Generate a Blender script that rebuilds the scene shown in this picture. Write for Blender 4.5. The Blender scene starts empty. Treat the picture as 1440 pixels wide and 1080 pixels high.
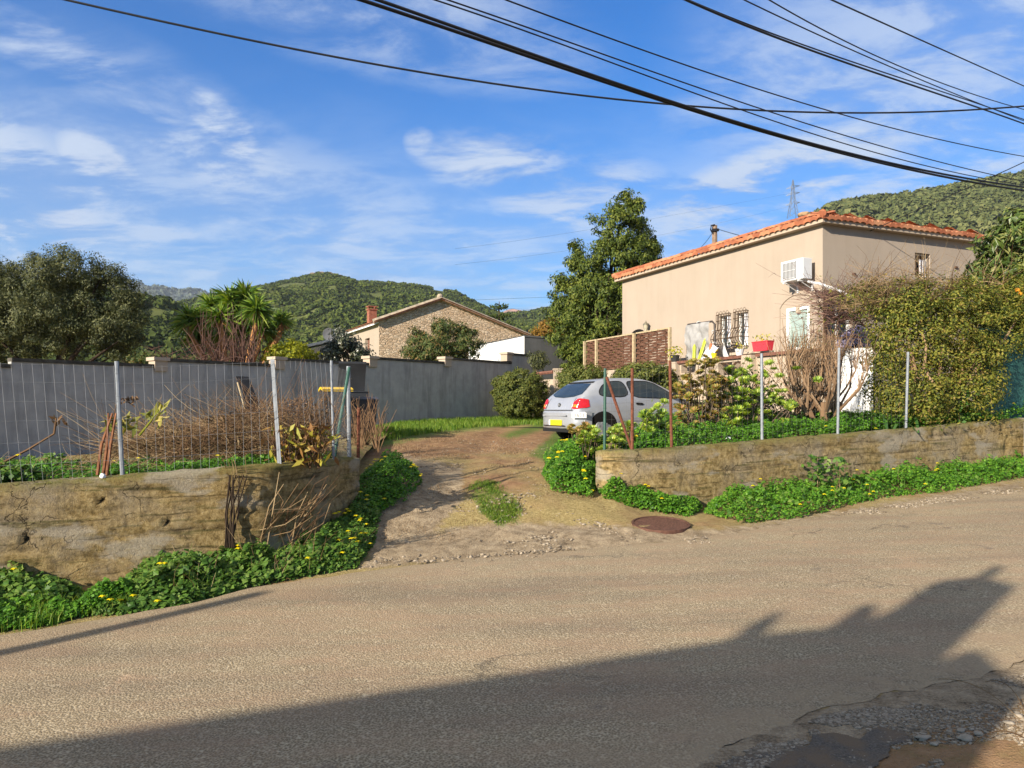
import bpy, bmesh, math, random
import numpy as np
from mathutils import Vector
from mathutils.bvhtree import BVHTree
random.seed(7); RS = np.random.RandomState(11)
R = math.radians
scene = bpy.context.scene; COL = scene.collection
F = 1088.0; HZ = 575.0; CH = 1.6
def P(px, py, d): return np.array([(px-720)/F*d, d, CH+(HZ-py)/F*d])
SA = R(46.5); EL = R(21.5)
SUN = np.array([-math.cos(SA)*math.cos(EL), -math.sin(SA)*math.cos(EL), math.sin(EL)])
# ------------------------------------------------------------------ tagging
def tag(o, label=None, cat=None, group=None, kind=None):
    if label: o['label'] = label
    if cat: o['category'] = cat
    if group: o['group'] = group
    if kind: o['kind'] = kind
    return o
def empty(name, loc=(0, 0, 0), label=None, cat=None, group=None, rz=0):
    o = bpy.data.objects.new(name, None); COL.objects.link(o)
    o.location = loc; o.rotation_euler = (0, 0, rz); o.empty_display_size = .2
    return tag(o, label, cat, group)
def dup(o, parent=None):
    c = o.copy(); COL.objects.link(c)
    if parent is not None: c.parent = parent
    for ch in list(o.children): dup(ch, c)
    return c
# ------------------------------------------------------------------ mesh builder
class MB:
    def __init__(s): s.v=[]; s.f=[]; s.s=[]; s.m=[]; s.n=0
    def add(s, V, Fc, mi=0):
        V = np.asarray(V, float).reshape(-1, 3); Fc = np.asarray(Fc, int)
        if Fc.ndim == 1: Fc = Fc[None]
        s.v.append(V); s.f.append((Fc+s.n).ravel()); s.s.append(np.full(len(Fc), Fc.shape[1])); s.m.append(np.full(len(Fc), mi)); s.n += len(V)
        return s
    def box(s, c, size, rz=0, mi=0, M=None):
        q = np.array([[x, y, z] for x in (-.5, .5) for y in (-.5, .5) for z in (-.5, .5)])*np.array(size)
        if M is not None: q = q@np.array(M).T
        if rz:
            cs, sn = math.cos(rz), math.sin(rz); q = np.stack([q[:,0]*cs-q[:,1]*sn, q[:,0]*sn+q[:,1]*cs, q[:,2]], 1)
        return s.add(q+np.array(c), [[0,1,3,2],[4,6,7,5],[0,4,5,1],[2,3,7,6],[0,2,6,4],[1,5,7,3]], mi)
    def hexa(s, p8, mi=0):  # bottom 4 ccw, top 4 ccw
        return s.add(p8, [[3,2,1,0],[4,5,6,7],[0,1,5,4],[1,2,6,5],[2,3,7,6],[3,0,4,7]], mi)
    def cyl(s, p0, p1, r0, r1=None, seg=10, cap=True, mi=0):
        return s.tube([p0, p1], [r0, r0 if r1 is None else r1], seg, cap, mi)
    def tube(s, pts, r, seg=6, cap=True, mi=0):
        pts = np.asarray(pts, float); n = len(pts); r = np.broadcast_to(np.asarray(r, float), (n,))
        t = np.gradient(pts, axis=0); t /= (np.linalg.norm(t, axis=1, keepdims=True)+1e-9)
        up = np.array([0, 0, 1.]) if abs(t[:,2]).mean() < .8 else np.array([1., 0, 0])
        a = np.cross(t, up); a /= (np.linalg.norm(a, axis=1, keepdims=True)+1e-9); b = np.cross(t, a)
        th = np.arange(seg)*2*math.pi/seg
        V = pts[:,None]+r[:,None,None]*(a[:,None]*np.cos(th)[None,:,None]+b[:,None]*np.sin(th)[None,:,None])
        i = np.arange(n-1)[:,None]*seg; j = np.arange(seg)[None]; k = (j+1)%seg
        Q = np.stack([i+j, i+k, i+seg+k, i+seg+j], -1).reshape(-1, 4)
        base = s.n; s.add(V.reshape(-1, 3), Q, mi)
        if cap and seg > 2:
            s.f.append(np.arange(seg)[::-1]+base); s.s.append(np.array([seg])); s.m.append(np.array([mi]))
            s.f.append(np.arange(seg)+base+(n-1)*seg); s.s.append(np.array([seg])); s.m.append(np.array([mi]))
        return s
    def grid(s, V, mi=0, flip=False, mask=None):
        nu, nv = V.shape[:2]
        i = np.arange(nu-1)[:,None]*nv; j = np.arange(nv-1)[None]
        Q = np.stack([i+j, i+nv+j, i+nv+j+1, i+j+1], -1)
        if flip: Q = Q[..., ::-1]
        Q = Q[mask] if mask is not None else Q.reshape(-1, 4)
        return s.add(V.reshape(-1, 3), Q, mi)
    def prism(s, poly, o, ax, ay, n, mi=0):  # polygon in plane (ax, ay) at o, extruded by vector n
        poly = np.asarray(poly, float); k = len(poly)
        A = np.asarray(o)+poly[:,:1]*np.asarray(ax)+poly[:,1:2]*np.asarray(ay); B = A+np.asarray(n)
        base = s.n; s.add(np.vstack([A, B]), np.stack([np.arange(k), (np.arange(k)+1)%k, (np.arange(k)+1)%k+k, np.arange(k)+k], 1), mi)
        for idx in (np.arange(k)[::-1]+base, np.arange(k)+k+base):
            s.f.append(idx); s.s.append(np.array([k])); s.m.append(np.array([mi]))
        return s
    def ico(s, c, r, sub=2, noise=0, mi=0, sq=(1, 1, 1)):
        V, Fc = ICO[sub]; V = V*(1+noise*(RS.rand(len(V), 1)-.5))*np.array(sq)*r
        return s.add(V+np.asarray(c), Fc, mi)
    def build(s, name, mats, parent=None, smooth=False, **kw):
        me = bpy.data.meshes.new(name)
        V = np.vstack(s.v); L = np.concatenate(s.f); S = np.concatenate(s.s); Mi = np.concatenate(s.m)
        me.vertices.add(len(V)); me.vertices.foreach_set('co', V.astype(np.float32).ravel())
        me.loops.add(len(L)); me.loops.foreach_set('vertex_index', L.astype(np.int32))
        me.polygons.add(len(S)); me.polygons.foreach_set('loop_start', (np.cumsum(S)-S).astype(np.int32))
        me.polygons.foreach_set('material_index', Mi.astype(np.int32))
        me.polygons.foreach_set('use_smooth', np.full(len(S), bool(smooth)))
        for m in (mats if isinstance(mats, (list, tuple)) else [mats]): me.materials.append(m)
        me.update(calc_edges=True); me.validate()
        o = bpy.data.objects.new(name, me); COL.objects.link(o)
        if parent is not None: o.parent = parent
        return tag(o, kw.get('label'), kw.get('cat'), kw.get('group'), kw.get('kind'))
ICO = {}
for sub in (1, 2, 3):
    bm = bmesh.new(); bmesh.ops.create_icosphere(bm, subdivisions=sub, radius=1)
    ICO[sub] = (np.array([v.co[:] for v in bm.verts]), np.array([[v.index for v in f.verts] for f in bm.faces])); bm.free()
def vn(p, seed=0):
    p = np.asarray(p, float); i = np.floor(p).astype(np.int64); f = p-i; f = f*f*(3-2*f); out = 0
    for dx in (0, 1):
        for dy in (0, 1):
            for dz in (0, 1):
                h = (i[...,0]+dx)*374761393+(i[...,1]+dy)*668265263+(i[...,2]+dz)*2147483647+seed*1274126177
                h = (h ^ (h >> 13))*1274126177 & 0x7fffffff; h = (h ^ (h >> 16)) & 0xffff
                w = (f[...,0] if dx else 1-f[...,0])*(f[...,1] if dy else 1-f[...,1])*(f[...,2] if dz else 1-f[...,2])
                out = out+w*h/65535.
    return out*2-1
def fbm(p, oct=3, seed=0): 
    p = np.asarray(p, float); return sum(vn(p*2**k, seed+k)/2**k for k in range(oct))
def sst(a, b, x): t = np.clip((np.asarray(x, float)-a)/(b-a), 0, 1); return t*t*(3-2*t)
# ------------------------------------------------------------------ materials
class NT:
    def __init__(s, name):
        s.m = bpy.data.materials.new(name); s.m.use_nodes = True; s.t = s.m.node_tree; s.t.nodes.clear()
        s.out = s.n('ShaderNodeOutputMaterial'); s.co = s.n('ShaderNodeTexCoord').outputs['Object']
    def n(s, typ, **kw):
        nd = s.t.nodes.new(typ)
        for k, v in kw.items():
            if k.startswith('i_'): s.set(nd, k[2:], v)
            else: setattr(nd, k, v)
        return nd
    def set(s, nd, key, v):
        sk = nd.inputs[int(key)] if key.isdigit() else nd.inputs[key.replace('_', ' ')]
        if isinstance(v, bpy.types.NodeSocket): s.t.links.new(v, sk)
        else:
            if isinstance(v, tuple) and len(v) == 3 and sk.type == 'RGBA': v = (*v, 1)
            sk.default_value = v
    def noise(s, scale, detail=4, rough=.55, co=None, dist=0):
        return s.n('ShaderNodeTexNoise', i_Vector=co or s.co, i_Scale=scale, i_Detail=detail, i_Roughness=rough, i_Distortion=dist).outputs['Fac']
    def vor(s, scale, co=None, feature='F1', out='Distance', rnd=1.0):
        return s.n('ShaderNodeTexVoronoi', feature=feature, i_Vector=co or s.co, i_Scale=scale, i_Randomness=rnd).outputs[out]
    def ramp(s, fac, stops, interp='LINEAR'):
        nd = s.n('ShaderNodeValToRGB', i_Fac=fac); cr = nd.color_ramp; cr.interpolation = interp
        while len(cr.elements) > 1: cr.elements.remove(cr.elements[-1])
        for k, (p, c) in enumerate(stops):
            e = cr.elements[0] if k == 0 else cr.elements.new(p)
            e.position = p; c = (c,)*3 if isinstance(c, (int, float)) else c; e.color = (*c[:3], 1)
        return nd.outputs['Color']
    def mix(s, fac, a, b, mode='MIX'):
        nd = s.n('ShaderNodeMix', data_type='RGBA', blend_type=mode, clamp_factor=True)
        s.set(nd, '0', fac); s.set(nd, '6', a); s.set(nd, '7', b); return nd.outputs[2]
    def math(s, op, a, b=0., c=None):
        nd = s.n('ShaderNodeMath', operation=op); s.set(nd, '0', a); s.set(nd, '1', b)
        return nd.outputs[0]
    def mapping(s, scale=(1, 1, 1), loc=(0, 0, 0), rot=(0, 0, 0)):
        return s.n('ShaderNodeMapping', i_Vector=s.co, i_Scale=scale, i_Location=loc, i_Rotation=rot).outputs[0]
    def bump(s, h, strength=.5, dist=.02, normal=None):
        nd = s.n('ShaderNodeBump', i_Height=h, i_Strength=strength, i_Distance=dist)
        if normal is not None: s.set(nd, 'Normal', normal)
        return nd.outputs[0]
    def attr(s, name, out='Color'): return s.n('ShaderNodeAttribute', attribute_name=name).outputs[out]
    def sep(s, c): return s.n('ShaderNodeSeparateColor', i_Color=c).outputs
    def bsdf(s, col, rough=.8, spec=.3, metal=0., normal=None, **kw):
        nd = s.n('ShaderNodeBsdfPrincipled'); s.set(nd, 'Base Color', col); s.set(nd, 'Roughness', rough)
        s.set(nd, 'Specular IOR Level', spec); s.set(nd, 'Metallic', metal)
        if normal is not None: s.set(nd, 'Normal', normal)
        for k, v in kw.items(): s.set(nd, k.replace('_', ' '), v)
        return nd.outputs[0]
    def done(s, sh): s.t.links.new(sh, s.out.inputs[0]); return s.m
def plain(name, c, rough=.6, spec=.3, metal=0, var=.15, scale=6, bump=.0, bscale=60):
    t = NT(name); c = np.array(c)
    col = t.ramp(t.noise(scale, 5), [(.3, tuple(c*(1-var))), (.7, tuple(np.minimum(c*(1+var), .95)))])
    nm = t.bump(t.noise(bscale, 3), bump, .01) if bump else None
    return t.done(t.bsdf(col, rough, spec, metal, nm))
def leafmat(name, cols, trans=.3, rough=.55, spec=.25, nscale=1.2, tint=None):
    t = NT(name); rnd = t.n('ShaderNodeNewGeometry').outputs['Random Per Island']
    k = len(cols)
    fac = t.math('ADD', t.math('MULTIPLY', rnd, .62), t.math('MULTIPLY', t.noise(nscale, 3), .42))
    col = t.ramp(fac, [(.12+.76*i/(k-1), c) for i, c in enumerate(cols)])
    a = t.bsdf(col, rough, spec)
    tr = t.n('ShaderNodeBsdfTranslucent'); t.set(tr, 'Color', t.mix(1., col, (1.25, 1.2, .45), 'MULTIPLY'))
    mx = t.n('ShaderNodeMixShader'); mx.inputs[0].default_value = trans
    t.t.links.new(a, mx.inputs[1]); t.t.links.new(tr.outputs[0], mx.inputs[2])
    return t.done(mx.outputs[0])
# ------------------------------------------------------------------ foliage
def unit(v): return v/(np.linalg.norm(v, axis=-1, keepdims=True)+1e-9)
def rdir(n): return unit(RS.randn(n, 3))
def leafquads(mb, C, N, L, W, axis=None, mi=0, fold=.0):
    n = len(C); N = unit(N); A = rdir(n) if axis is None else unit(axis)
    A = unit(A-N*(A*N).sum(1, keepdims=True)); B = np.cross(N, A)
    L = np.broadcast_to(L, (n,))[:,None]; W = np.broadcast_to(W, (n,))[:,None]
    V = np.stack([C-A*L/2, C+B*W/2-A*L*.08+N*fold*W, C+A*L/2, C-B*W/2-A*L*.08+N*fold*W], 1)
    mb.add(V.reshape(-1, 3), np.arange(4*n).reshape(n, 4), mi)
def crown_pts(ells, nclump, per, rc, shell=.75, low=-1, seed=0):
    """clumps in a union of ellipsoids [(c, r3)], leaves round each clump: returns points and outward normals"""
    vol = np.array([np.prod(r)**(2/3.) for c, r in ells]); k = RS.choice(len(ells), nclump, p=vol/vol.sum())
    c = np.array([ells[i][0] for i in k]); r = np.array([ells[i][1] for i in k])
    d = rdir(nclump); d[:,2] = np.where(d[:,2] < low, -d[:,2], d[:,2])
    rad = shell+(1-shell)*RS.rand(nclump)
    inner = RS.rand(nclump) < .22; rad = np.where(inner, .3+.5*RS.rand(nclump), rad)
    cc = c+d*r*rad[:,None]*(1+.16*fbm(d*2.3+seed, 2))[:,None]
    rr = rc*(.6+.8*RS.rand(nclump))
    n = (per*(.6+.8*RS.rand(nclump))).astype(int); idx = np.repeat(np.arange(nclump), n)
    o = rdir(len(idx)); rad2 = RS.rand(len(idx))**.45
    p = cc[idx]+o*rr[idx][:,None]*rad2[:,None]*np.array([1, 1, .8])
    return p, unit(o*1.0+d[idx]*.8+np.array([0, 0, .35]))
def limbs(mb, base, tips, r0, mi=0, wob=.12, seg=6, r1=.012, split=.35):
    base = np.asarray(base, float)
    for t in tips:
        t = np.asarray(t, float); k = 7; s = np.linspace(0, 1, k)[:,None]
        mid = base+(t-base)*np.array([split, split, .55])
        pts = (1-s)**2*base+2*s*(1-s)*mid+s*s*t
        pts[1:-1] += RS.randn(k-2, 3)*wob*.3
        mb.tube(pts, np.linspace(r0, r1, k), seg, False, mi)
def twigs(mb, base, n, length, spread, r, up=.7, curve=.25, seg=3, kids=0, mi=0, k=5):
    base = np.asarray(base, float)
    for _ in range(n):
        b = base if base.ndim == 1 else base[RS.randint(len(base))]
        d = unit(np.array([RS.randn()*spread, RS.randn()*spread, up+abs(RS.randn())*.3])); L = length*(.5+.7*RS.rand())
        s = np.linspace(0, 1, k)[:,None]; bend = rdir(1)*curve*L
        pts = b+d*L*s+bend*s*s+RS.randn(k, 3)*L*.018*s
        mb.tube(pts, np.linspace(r, r*.35, k), seg, False, mi)
        if kids: 
            for q in range(kids):
                j = RS.randint(1, k-1); twigs(mb, pts[j], 1, L*.45, spread*1.3, r*.6, up*.8, curve, seg, 0, mi, 4)
def blades(mb, base, h, w, lean=.5, mi=0, k=2):
    n = len(base); h = np.broadcast_to(h, (n,)); th = RS.rand(n)*6.283; a = np.stack([np.cos(th), np.sin(th), 0*th], 1)
    l = np.stack([-np.sin(th), np.cos(th), 0*th], 1)*lean*h[:,None]*RS.rand(n, 1)
    m = base+l*.35+np.array([0, 0, 1])*h[:,None]*.6; t = base+l+np.array([0, 0, 1])*h[:,None]*(1-.25*lean)
    w = np.broadcast_to(w, (n,))[:,None]
    V = np.stack([base-a*w/2, base+a*w/2, m+a*w*.4, t, m-a*w*.4], 1)
    b0 = np.arange(n)[:,None]*5; nb = mb.n; mb.add(V.reshape(-1, 3), b0+np.array([[0, 1, 2, 4]]), mi); mb.f.append((b0+np.array([[4, 2, 3]])+nb).ravel()); mb.s.append(np.full(n, 3)); mb.m.append(np.full(n, mi))
def inpoly(p, poly):
    x, y = p[:,0], p[:,1]; r = np.zeros(len(p), bool); n = len(poly)
    for i in range(n):
        x0, y0 = poly[i]; x1, y1 = poly[i-1]
        c = ((y0 > y) != (y1 > y)) & (x < (x1-x0)*(y-y0)/(y1-y0+1e-12)+x0); r ^= c
    return r
def pdist(p, poly, closed=True):
    d = np.full(len(p), 1e9); n = len(poly); poly = np.asarray(poly, float)
    for i in range(0 if closed else 1, n):
        a, b = poly[i-1], poly[i]; ab = b-a; t = np.clip(((p-a)@ab)/(ab@ab+1e-12), 0, 1)
        d = np.minimum(d, np.linalg.norm(p-a-t[:,None]*ab, axis=1))
    return d
def sample(poly, n):
    poly = np.asarray(poly, float); lo, hi = poly.min(0), poly.max(0); out = []; m = 0
    while m < n:
        q = lo+(hi-lo)*RS.rand(n*2, 2); q = q[inpoly(q, poly)]; out.append(q); m += len(q)
    return np.vstack(out)[:n]
def add_attr(o, name, A):
    a = o.data.attributes.new(name, 'FLOAT_COLOR', 'POINT'); A = np.asarray(A, np.float32)
    a.data.foreach_set('color', np.concatenate([A, np.ones((len(A), 1), np.float32)], 1).ravel())
# ------------------------------------------------------------------ ground heights
def zr(x, y): return .04*(np.clip(.88*np.asarray(x, float)+.47*np.asarray(y, float), -30, 40)-4)
def G(px, py):
    u, v = (px-720)/F, (py-HZ)/F; d = 1.76/(v+.04*(.88*u+.47)); return np.array([u*d, d])
far_px = [(-200,925),(0,890),(140,869),(250,848),(350,828),(500,803),(600,790),(720,778),(850,768),(980,757),(1140,731),(1300,706),(1440,687),(1600,664)]
near_px = [(820,1130),(900,1098),(980,1062),(1060,1032),(1160,1002),(1240,986),(1330,960),(1440,930)]
FE = np.array([G(*p) for p in far_px]); NE = np.array([G(*p) for p in near_px])
FE = np.vstack([[-40, -22], [-14, -2.6], [-8, 2.6], FE, [20, 19.3], [45, 32]]); NE = np.vstack([[-40, -29], [-12, -5.2], [-4, .5], NE, [14, 11], [45, 27.5]])
def yE(x): return np.interp(x, FE[:,0], FE[:,1])
def yN(x): return np.interp(x, NE[:,0], NE[:,1])
TD = np.array([-1,0,.7,1.5,2.5,4.5,8,14,18,22,30,60,200,5000]); ZD = np.array([0,0,.10,.42,.62,.78,.94,1.12,1.36,1.6,2.1,3.4,5,9])
TV = np.array([-1,0,.5,1.3,2.0,2.5]); ZV = np.array([0,0,.05,.08,.2,.55])
def zg(x, y):
    x = np.asarray(x, float); y = np.asarray(y, float); ye = yE(x); t = (y-ye)*.88
    zb = zr(x, np.minimum(y, ye))
    w = sst(-2.75, -1.75, x)*(1-sst(.9, 2.5, x)); w = np.maximum(w, sst(2.6, 3.4, t))
    pd = np.interp(t, TD, ZD); pv = np.interp(t, TV, ZV)
    base = zr(0, yE(0)); zb2 = zb*(1-sst(1, 6, t))+base*sst(1, 6, t)
    rut = -.05*np.exp(-((x+.9-.05*(y-9))/.28)**2)-.04*np.exp(-((x-.75-.12*(y-9))/.28)**2)
    z = np.where(t > 0, zb2-.014*(1-sst(0, .5, t))+w*pd+(1-w)*pv+rut*sst(.8, 2, t)*(1-sst(9, 14, t)), zr(x, y)-.02)
    z = z-.6*sst(3.0, 6.0, -x)*sst(2.6, 4.5, t)*(1-sst(17, 24, t))*(t > 0)
    tn = yN(x)-y
    z = np.where(tn > 0, zr(x, y)-.008+.0*tn+.13*np.exp(-((x-2.75)**2+(y-3.25)**2)/.3), z)
    return z
def onG(pix):
    out = []; ds = np.arange(3, 60, .01)
    for px_, py_ in pix:
        x = (px_-720)/F*ds; k = np.argmax(CH-(py_-HZ)/F*ds < np.maximum(zg(x, ds), zr(x, np.minimum(ds, yE(x))))); out.append((x[k], ds[k]))
    return np.array(out)
def proj(x, y, z): return 720+x/np.maximum(y, .1)*F, HZ-(z-CH)/np.maximum(y, .1)*F
# ------------------------------------------------------------------ setting materials
def m_ground():
    t = NT('ground_soil'); a = t.sep(t.attr('zone')); n1 = t.noise(.9, 5); n2 = t.noise(7, 6, .65); n3 = t.noise(60, 4, .7); vo = t.vor(38)
    soil = t.ramp(n2, [(.25, (.15,.08,.04)), (.5, (.28,.165,.085)), (.75, (.40,.26,.14))])
    straw = t.ramp(t.noise(24, 5, .7, t.mapping((1, 2.5, 1), rot=(0, 0, .5))), [(.3, (.15,.11,.045)), (.5, (.32,.245,.10)), (.72, (.50,.41,.20))])
    grass = t.ramp(n3, [(.3, (.07,.11,.02)), (.7, (.17,.23,.05))])
    grav = t.ramp(t.mix(.55, n3, n2), [(.34, (.09,.065,.04)), (.47, (.27,.205,.13)), (.66, (.50,.40,.265))])
    c = t.mix(t.ramp(n1, [(.46, 0.), (.70, 1.)]), straw, soil)
    def w(sock, k): return t.ramp(t.math('ADD', sock, t.math('MULTIPLY', t.math('SUBTRACT', n2, .5), k)), [(.35, 0.), (.65, 1.)])
    c = t.mix(w(a['Green'], .9), c, soil); c = t.mix(w(a['Blue'], 1.0), c, grav); c = t.mix(w(a['Red'], 1.1), c, grass)
    c = t.mix(t.ramp(vo, [(.02, 1.), (.09, 0.)]), c, t.ramp(t.noise(90, 2), [(.4, (.12,.09,.06)), (.6, (.6,.53,.42))]))
    h = t.mix(.5, n3, t.mix(.5, n2, t.ramp(vo, [(0., 1.), (.3, 0.)])))
    return t.done(t.bsdf(c, .95, .15, 0, t.bump(h, 1., .035)))
def m_road():
    t = NT('worn_asphalt'); ag = t.noise(105, 4, .8); ag2 = t.vor(75); big = t.noise(.55, 4, .6); mid = t.noise(3.2, 4, .6, t.mapping((.45, 1.3, 1), rot=(0, 0, -.5)))
    c = t.ramp(t.mix(.55, ag, ag2), [(.20, (.05,.038,.022)), (.37, (.215,.165,.098)), (.53, (.335,.265,.165)), (.74, (.55,.46,.31))])
    c = t.mix(t.ramp(mid, [(.42, 0.), (.66, .55)]), c, (.37,.25,.155), 'MIX')
    c = t.mix(t.ramp(big, [(.40, 0.), (.65, .45)]), c, t.mix(1., c, (.72,.72,.76), 'MULTIPLY'))
    wp = t.noise(.8, 3, .5, t.mapping((.22, 1.5, 1), rot=(0, 0, -.47))); c = t.mix(t.ramp(wp, [(.48, 0.), (.64, .5)]), c, t.mix(1., c, (.62,.63,.68), 'MULTIPLY'))
    st = t.noise(1.7, 6, .7); c = t.mix(t.ramp(st, [(.60, 0.), (.72, .45)]), c, (.46,.30,.19)); c = t.mix(t.ramp(t.noise(2.6, 5, .7, t.mapping((1, 1, 1), (5, 3, 0))), [(.64, 0.), (.72, .55)]), c, (.15,.125,.10))
    cr = t.vor(.55, t.n('ShaderNodeVectorMath', operation='ADD', i_0=t.co, i_1=t.n('ShaderNodeTexNoise', i_Vector=t.co, i_Scale=2.2, i_Detail=5).outputs['Color']).outputs[0], 'DISTANCE_TO_EDGE')
    crk = t.math('MULTIPLY', t.ramp(cr, [(.0, 1.), (.010, 0.)]), t.ramp(t.noise(.35, 2), [(.5, 0.), (.6, 1.)]))
    c = t.mix(t.math('MULTIPLY', crk, .6), c, (.06,.05,.04))
    e = t.attr('edge', 'Fac'); c = t.mix(t.math('MULTIPLY', e, t.ramp(t.noise(9, 4), [(.35, .15), (.6, .9)])), c, (.34,.26,.16))
    h = t.mix(.4, t.math('MULTIPLY', t.math('SUBTRACT', 1., ag2), 1.), ag)
    return t.done(t.bsdf(c, .85, .25, 0, t.bump(h, .7, .010)))
def m_rubblewall():
    t = NT('weathered_concrete'); n1 = t.noise(1.6, 5, .6); n2 = t.noise(15, 7, .75); n3 = t.noise(48, 5, .8); vo = t.vor(26); mo = t.sep(t.attr('moss'))
    lay = t.noise(4, 5, .65, t.mapping((.35, .35, 4.2)))
    c = t.ramp(n2, [(.32, (.075,.05,.018)), (.46, (.25,.175,.07)), (.66, (.48,.36,.17))])
    c = t.mix(t.ramp(n1, [(.45, 0.), (.68, .6)]), c, t.ramp(n3, [(.3, (.20,.17,.125)), (.7, (.42,.37,.29))]))
    c = t.mix(t.ramp(lay, [(.36, .75), (.46, 0.)]), c, t.ramp(n2, [(.3, (.05,.045,.018)), (.7, (.13,.12,.04))]))
    c = t.mix(t.ramp(t.noise(5, 5, .7, t.mapping((2.5, 2.5, .45))), [(.58, 0.), (.72, .5)]), c, (.06,.05,.03))
    c = t.mix(t.math('MULTIPLY', mo['Red'], t.ramp(n2, [(.4, .25), (.6, 1.)])), c, t.ramp(n3, [(.3, (.07,.075,.015)), (.7, (.21,.20,.055))]))
    c = t.mix(t.ramp(vo, [(.03, .8), (.12, 0.)]), c, (.45,.40,.31))
    c = t.mix(t.math('MULTIPLY', mo['Green'], .85), c, (.035,.026,.016))
    zc = t.n('ShaderNodeSeparateXYZ', i_0=t.co).outputs[2]; ln = t.math('ABSOLUTE', t.math('SUBTRACT', t.math('FRACT', t.math('ADD', t.math('MULTIPLY', zc, 5.6), t.math('MULTIPLY', t.math('ADD', t.noise(1.3, 2), t.math('MULTIPLY', n2, .22)), .9))), .5))
    lm = t.math('MULTIPLY', t.ramp(ln, [(.0, 1.), (.025, .8), (.055, 0.)]), t.ramp(t.noise(2.6, 4, .65), [(.47, 0.), (.60, 1.)])); c = t.mix(t.math('MULTIPLY', lm, .6), c, (.05,.037,.02))
    wt = t.vor(.9, t.n('ShaderNodeVectorMath', operation='ADD', i_0=t.mapping((1.6, 1.6, .8)), i_1=t.n('ShaderNodeTexNoise', i_Vector=t.co, i_Scale=5., i_Detail=5).outputs['Color']).outputs[0], 'DISTANCE_TO_EDGE'); ck = t.math('MULTIPLY', t.ramp(wt, [(.0, 1.), (.014, 0.)]), t.ramp(n1, [(.5, 0.), (.56, 1.)])); c = t.mix(t.math('MULTIPLY', ck, .85), c, (.03,.022,.014))
    pt_ = t.ramp(t.noise(1.2, 4, .6, t.mapping((1, 1, 2.2), (7, 1, 3))), [(.55, 0.), (.62, .7)]); c = t.mix(pt_, c, t.ramp(n3, [(.3, (.26,.225,.165)), (.7, (.46,.41,.32))]))
    pit = t.ramp(t.vor(34), [(.05, 1.), (.16, 0.)]); c = t.mix(t.math('MULTIPLY', pit, t.ramp(n1, [(.4, 0.), (.55, .75)])), c, (.05,.038,.022))
    h = t.math('SUBTRACT', t.mix(.3, n3, n2), t.math('MULTIPLY', t.math('MAXIMUM', lm, ck), .35))
    return t.done(t.bsdf(c, .95, .12, 0, t.bump(h, 1., .03)))
def m_greywall():
    t = NT('streaked_grey_render'); n = t.noise(3, 5, .6); st = t.noise(2.4, 6, .75, t.mapping((1.3, 1.3, .13))); f = t.noise(40, 4, .7)
    c = t.ramp(n, [(.3, (.33,.315,.29)), (.7, (.45,.43,.39))])
    c = t.mix(t.ramp(st, [(.50, 0.), (.70, .55)]), c, (.15,.145,.132))
    c = t.mix(t.ramp(st, [(.30, .5), (.40, 0.)]), c, (.46,.445,.41))
    br = t.n('ShaderNodeTexBrick', i_Vector=t.mapping((1, 1, 1)), i_Scale=1.)
    return t.done(t.bsdf(c, .9, .15, 0, t.bump(t.mix(.5, f, n), .5, .02)))
def m_stucco(name, a, b, stain=.25):
    t = NT(name); n = t.noise(1.1, 5, .6); f = t.noise(70, 4, .65); st = t.noise(2.2, 4, .6, t.mapping((1.4, 1.4, .16)))
    c = t.ramp(t.mix(.5, n, st), [(.35, a), (.65, b)])
    c = t.mix(t.ramp(st, [(.60, 0.), (.78, stain)]), c, tuple(np.array(a)*.55))
    return t.done(t.bsdf(c, .9, .15, 0, t.bump(f, .35, .01)))
def m_stone():
    t = NT('fieldstone_masonry'); v = t.n('ShaderNodeTexVoronoi', i_Vector=t.mapping((1, 1, 1.7)), i_Scale=4.6); e = t.vor(4.6, t.mapping((1, 1, 1.7)), 'DISTANCE_TO_EDGE')
    rc = t.sep(v.outputs['Color'])['Red']; n = t.noise(9, 5, .65)
    c = t.ramp(t.mix(.45, rc, n), [(.2, (.42,.29,.18)), (.5, (.52,.38,.25)), (.8, (.60,.47,.33))])
    c = t.mix(t.ramp(e, [(.02, .7), (.09, 0.)]), c, (.36,.27,.18))
    return t.done(t.bsdf(c, .95, .1, 0, t.bump(t.mix(.4, t.ramp(e, [(.0, 0.), (.12, 1.)]), n), .9, .06)))
def m_tile(name='clay_roof_tile', k=1.):
    t = NT(name); n = t.noise(2.2, 4); v = t.n('ShaderNodeTexVoronoi', i_Vector=t.co, i_Scale=3.6).outputs['Color']; f = t.noise(30, 4, .7)
    c = t.ramp(t.mix(.5, t.sep(v)['Red'], n), [(.25, (.36*k,.115*k,.055*k)), (.5, (.52*k,.19*k,.09*k)), (.75, (.60*k,.29*k,.15*k))])
    c = t.mix(t.ramp(f, [(.55, 0.), (.72, .45)]), c, (.30,.20,.13))
    return t.done(t.bsdf(c, .85, .2, 0, t.bump(f, .5, .01)))
M = {}
M['ground'] = m_ground(); M['road'] = m_road(); M['rwall'] = m_rubblewall(); M['gwall'] = m_greywall()
M['cream'] = m_stucco('cream_stucco', (.345,.283,.218), (.39,.32,.25)); M['cream2'] = m_stucco('pale_cream_stucco', (.39,.315,.235), (.45,.365,.275))
M['white'] = m_stucco('whitewash', (.70,.69,.67), (.78,.77,.75), .1); M['stone'] = m_stone(); M['tile'] = m_tile(k=.76)
M['darkconc'] = m_stucco('dark_unlit_concrete', (.045,.048,.05), (.085,.085,.085))  # shade of the outbuilding's unlit side put into the concrete colour
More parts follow.
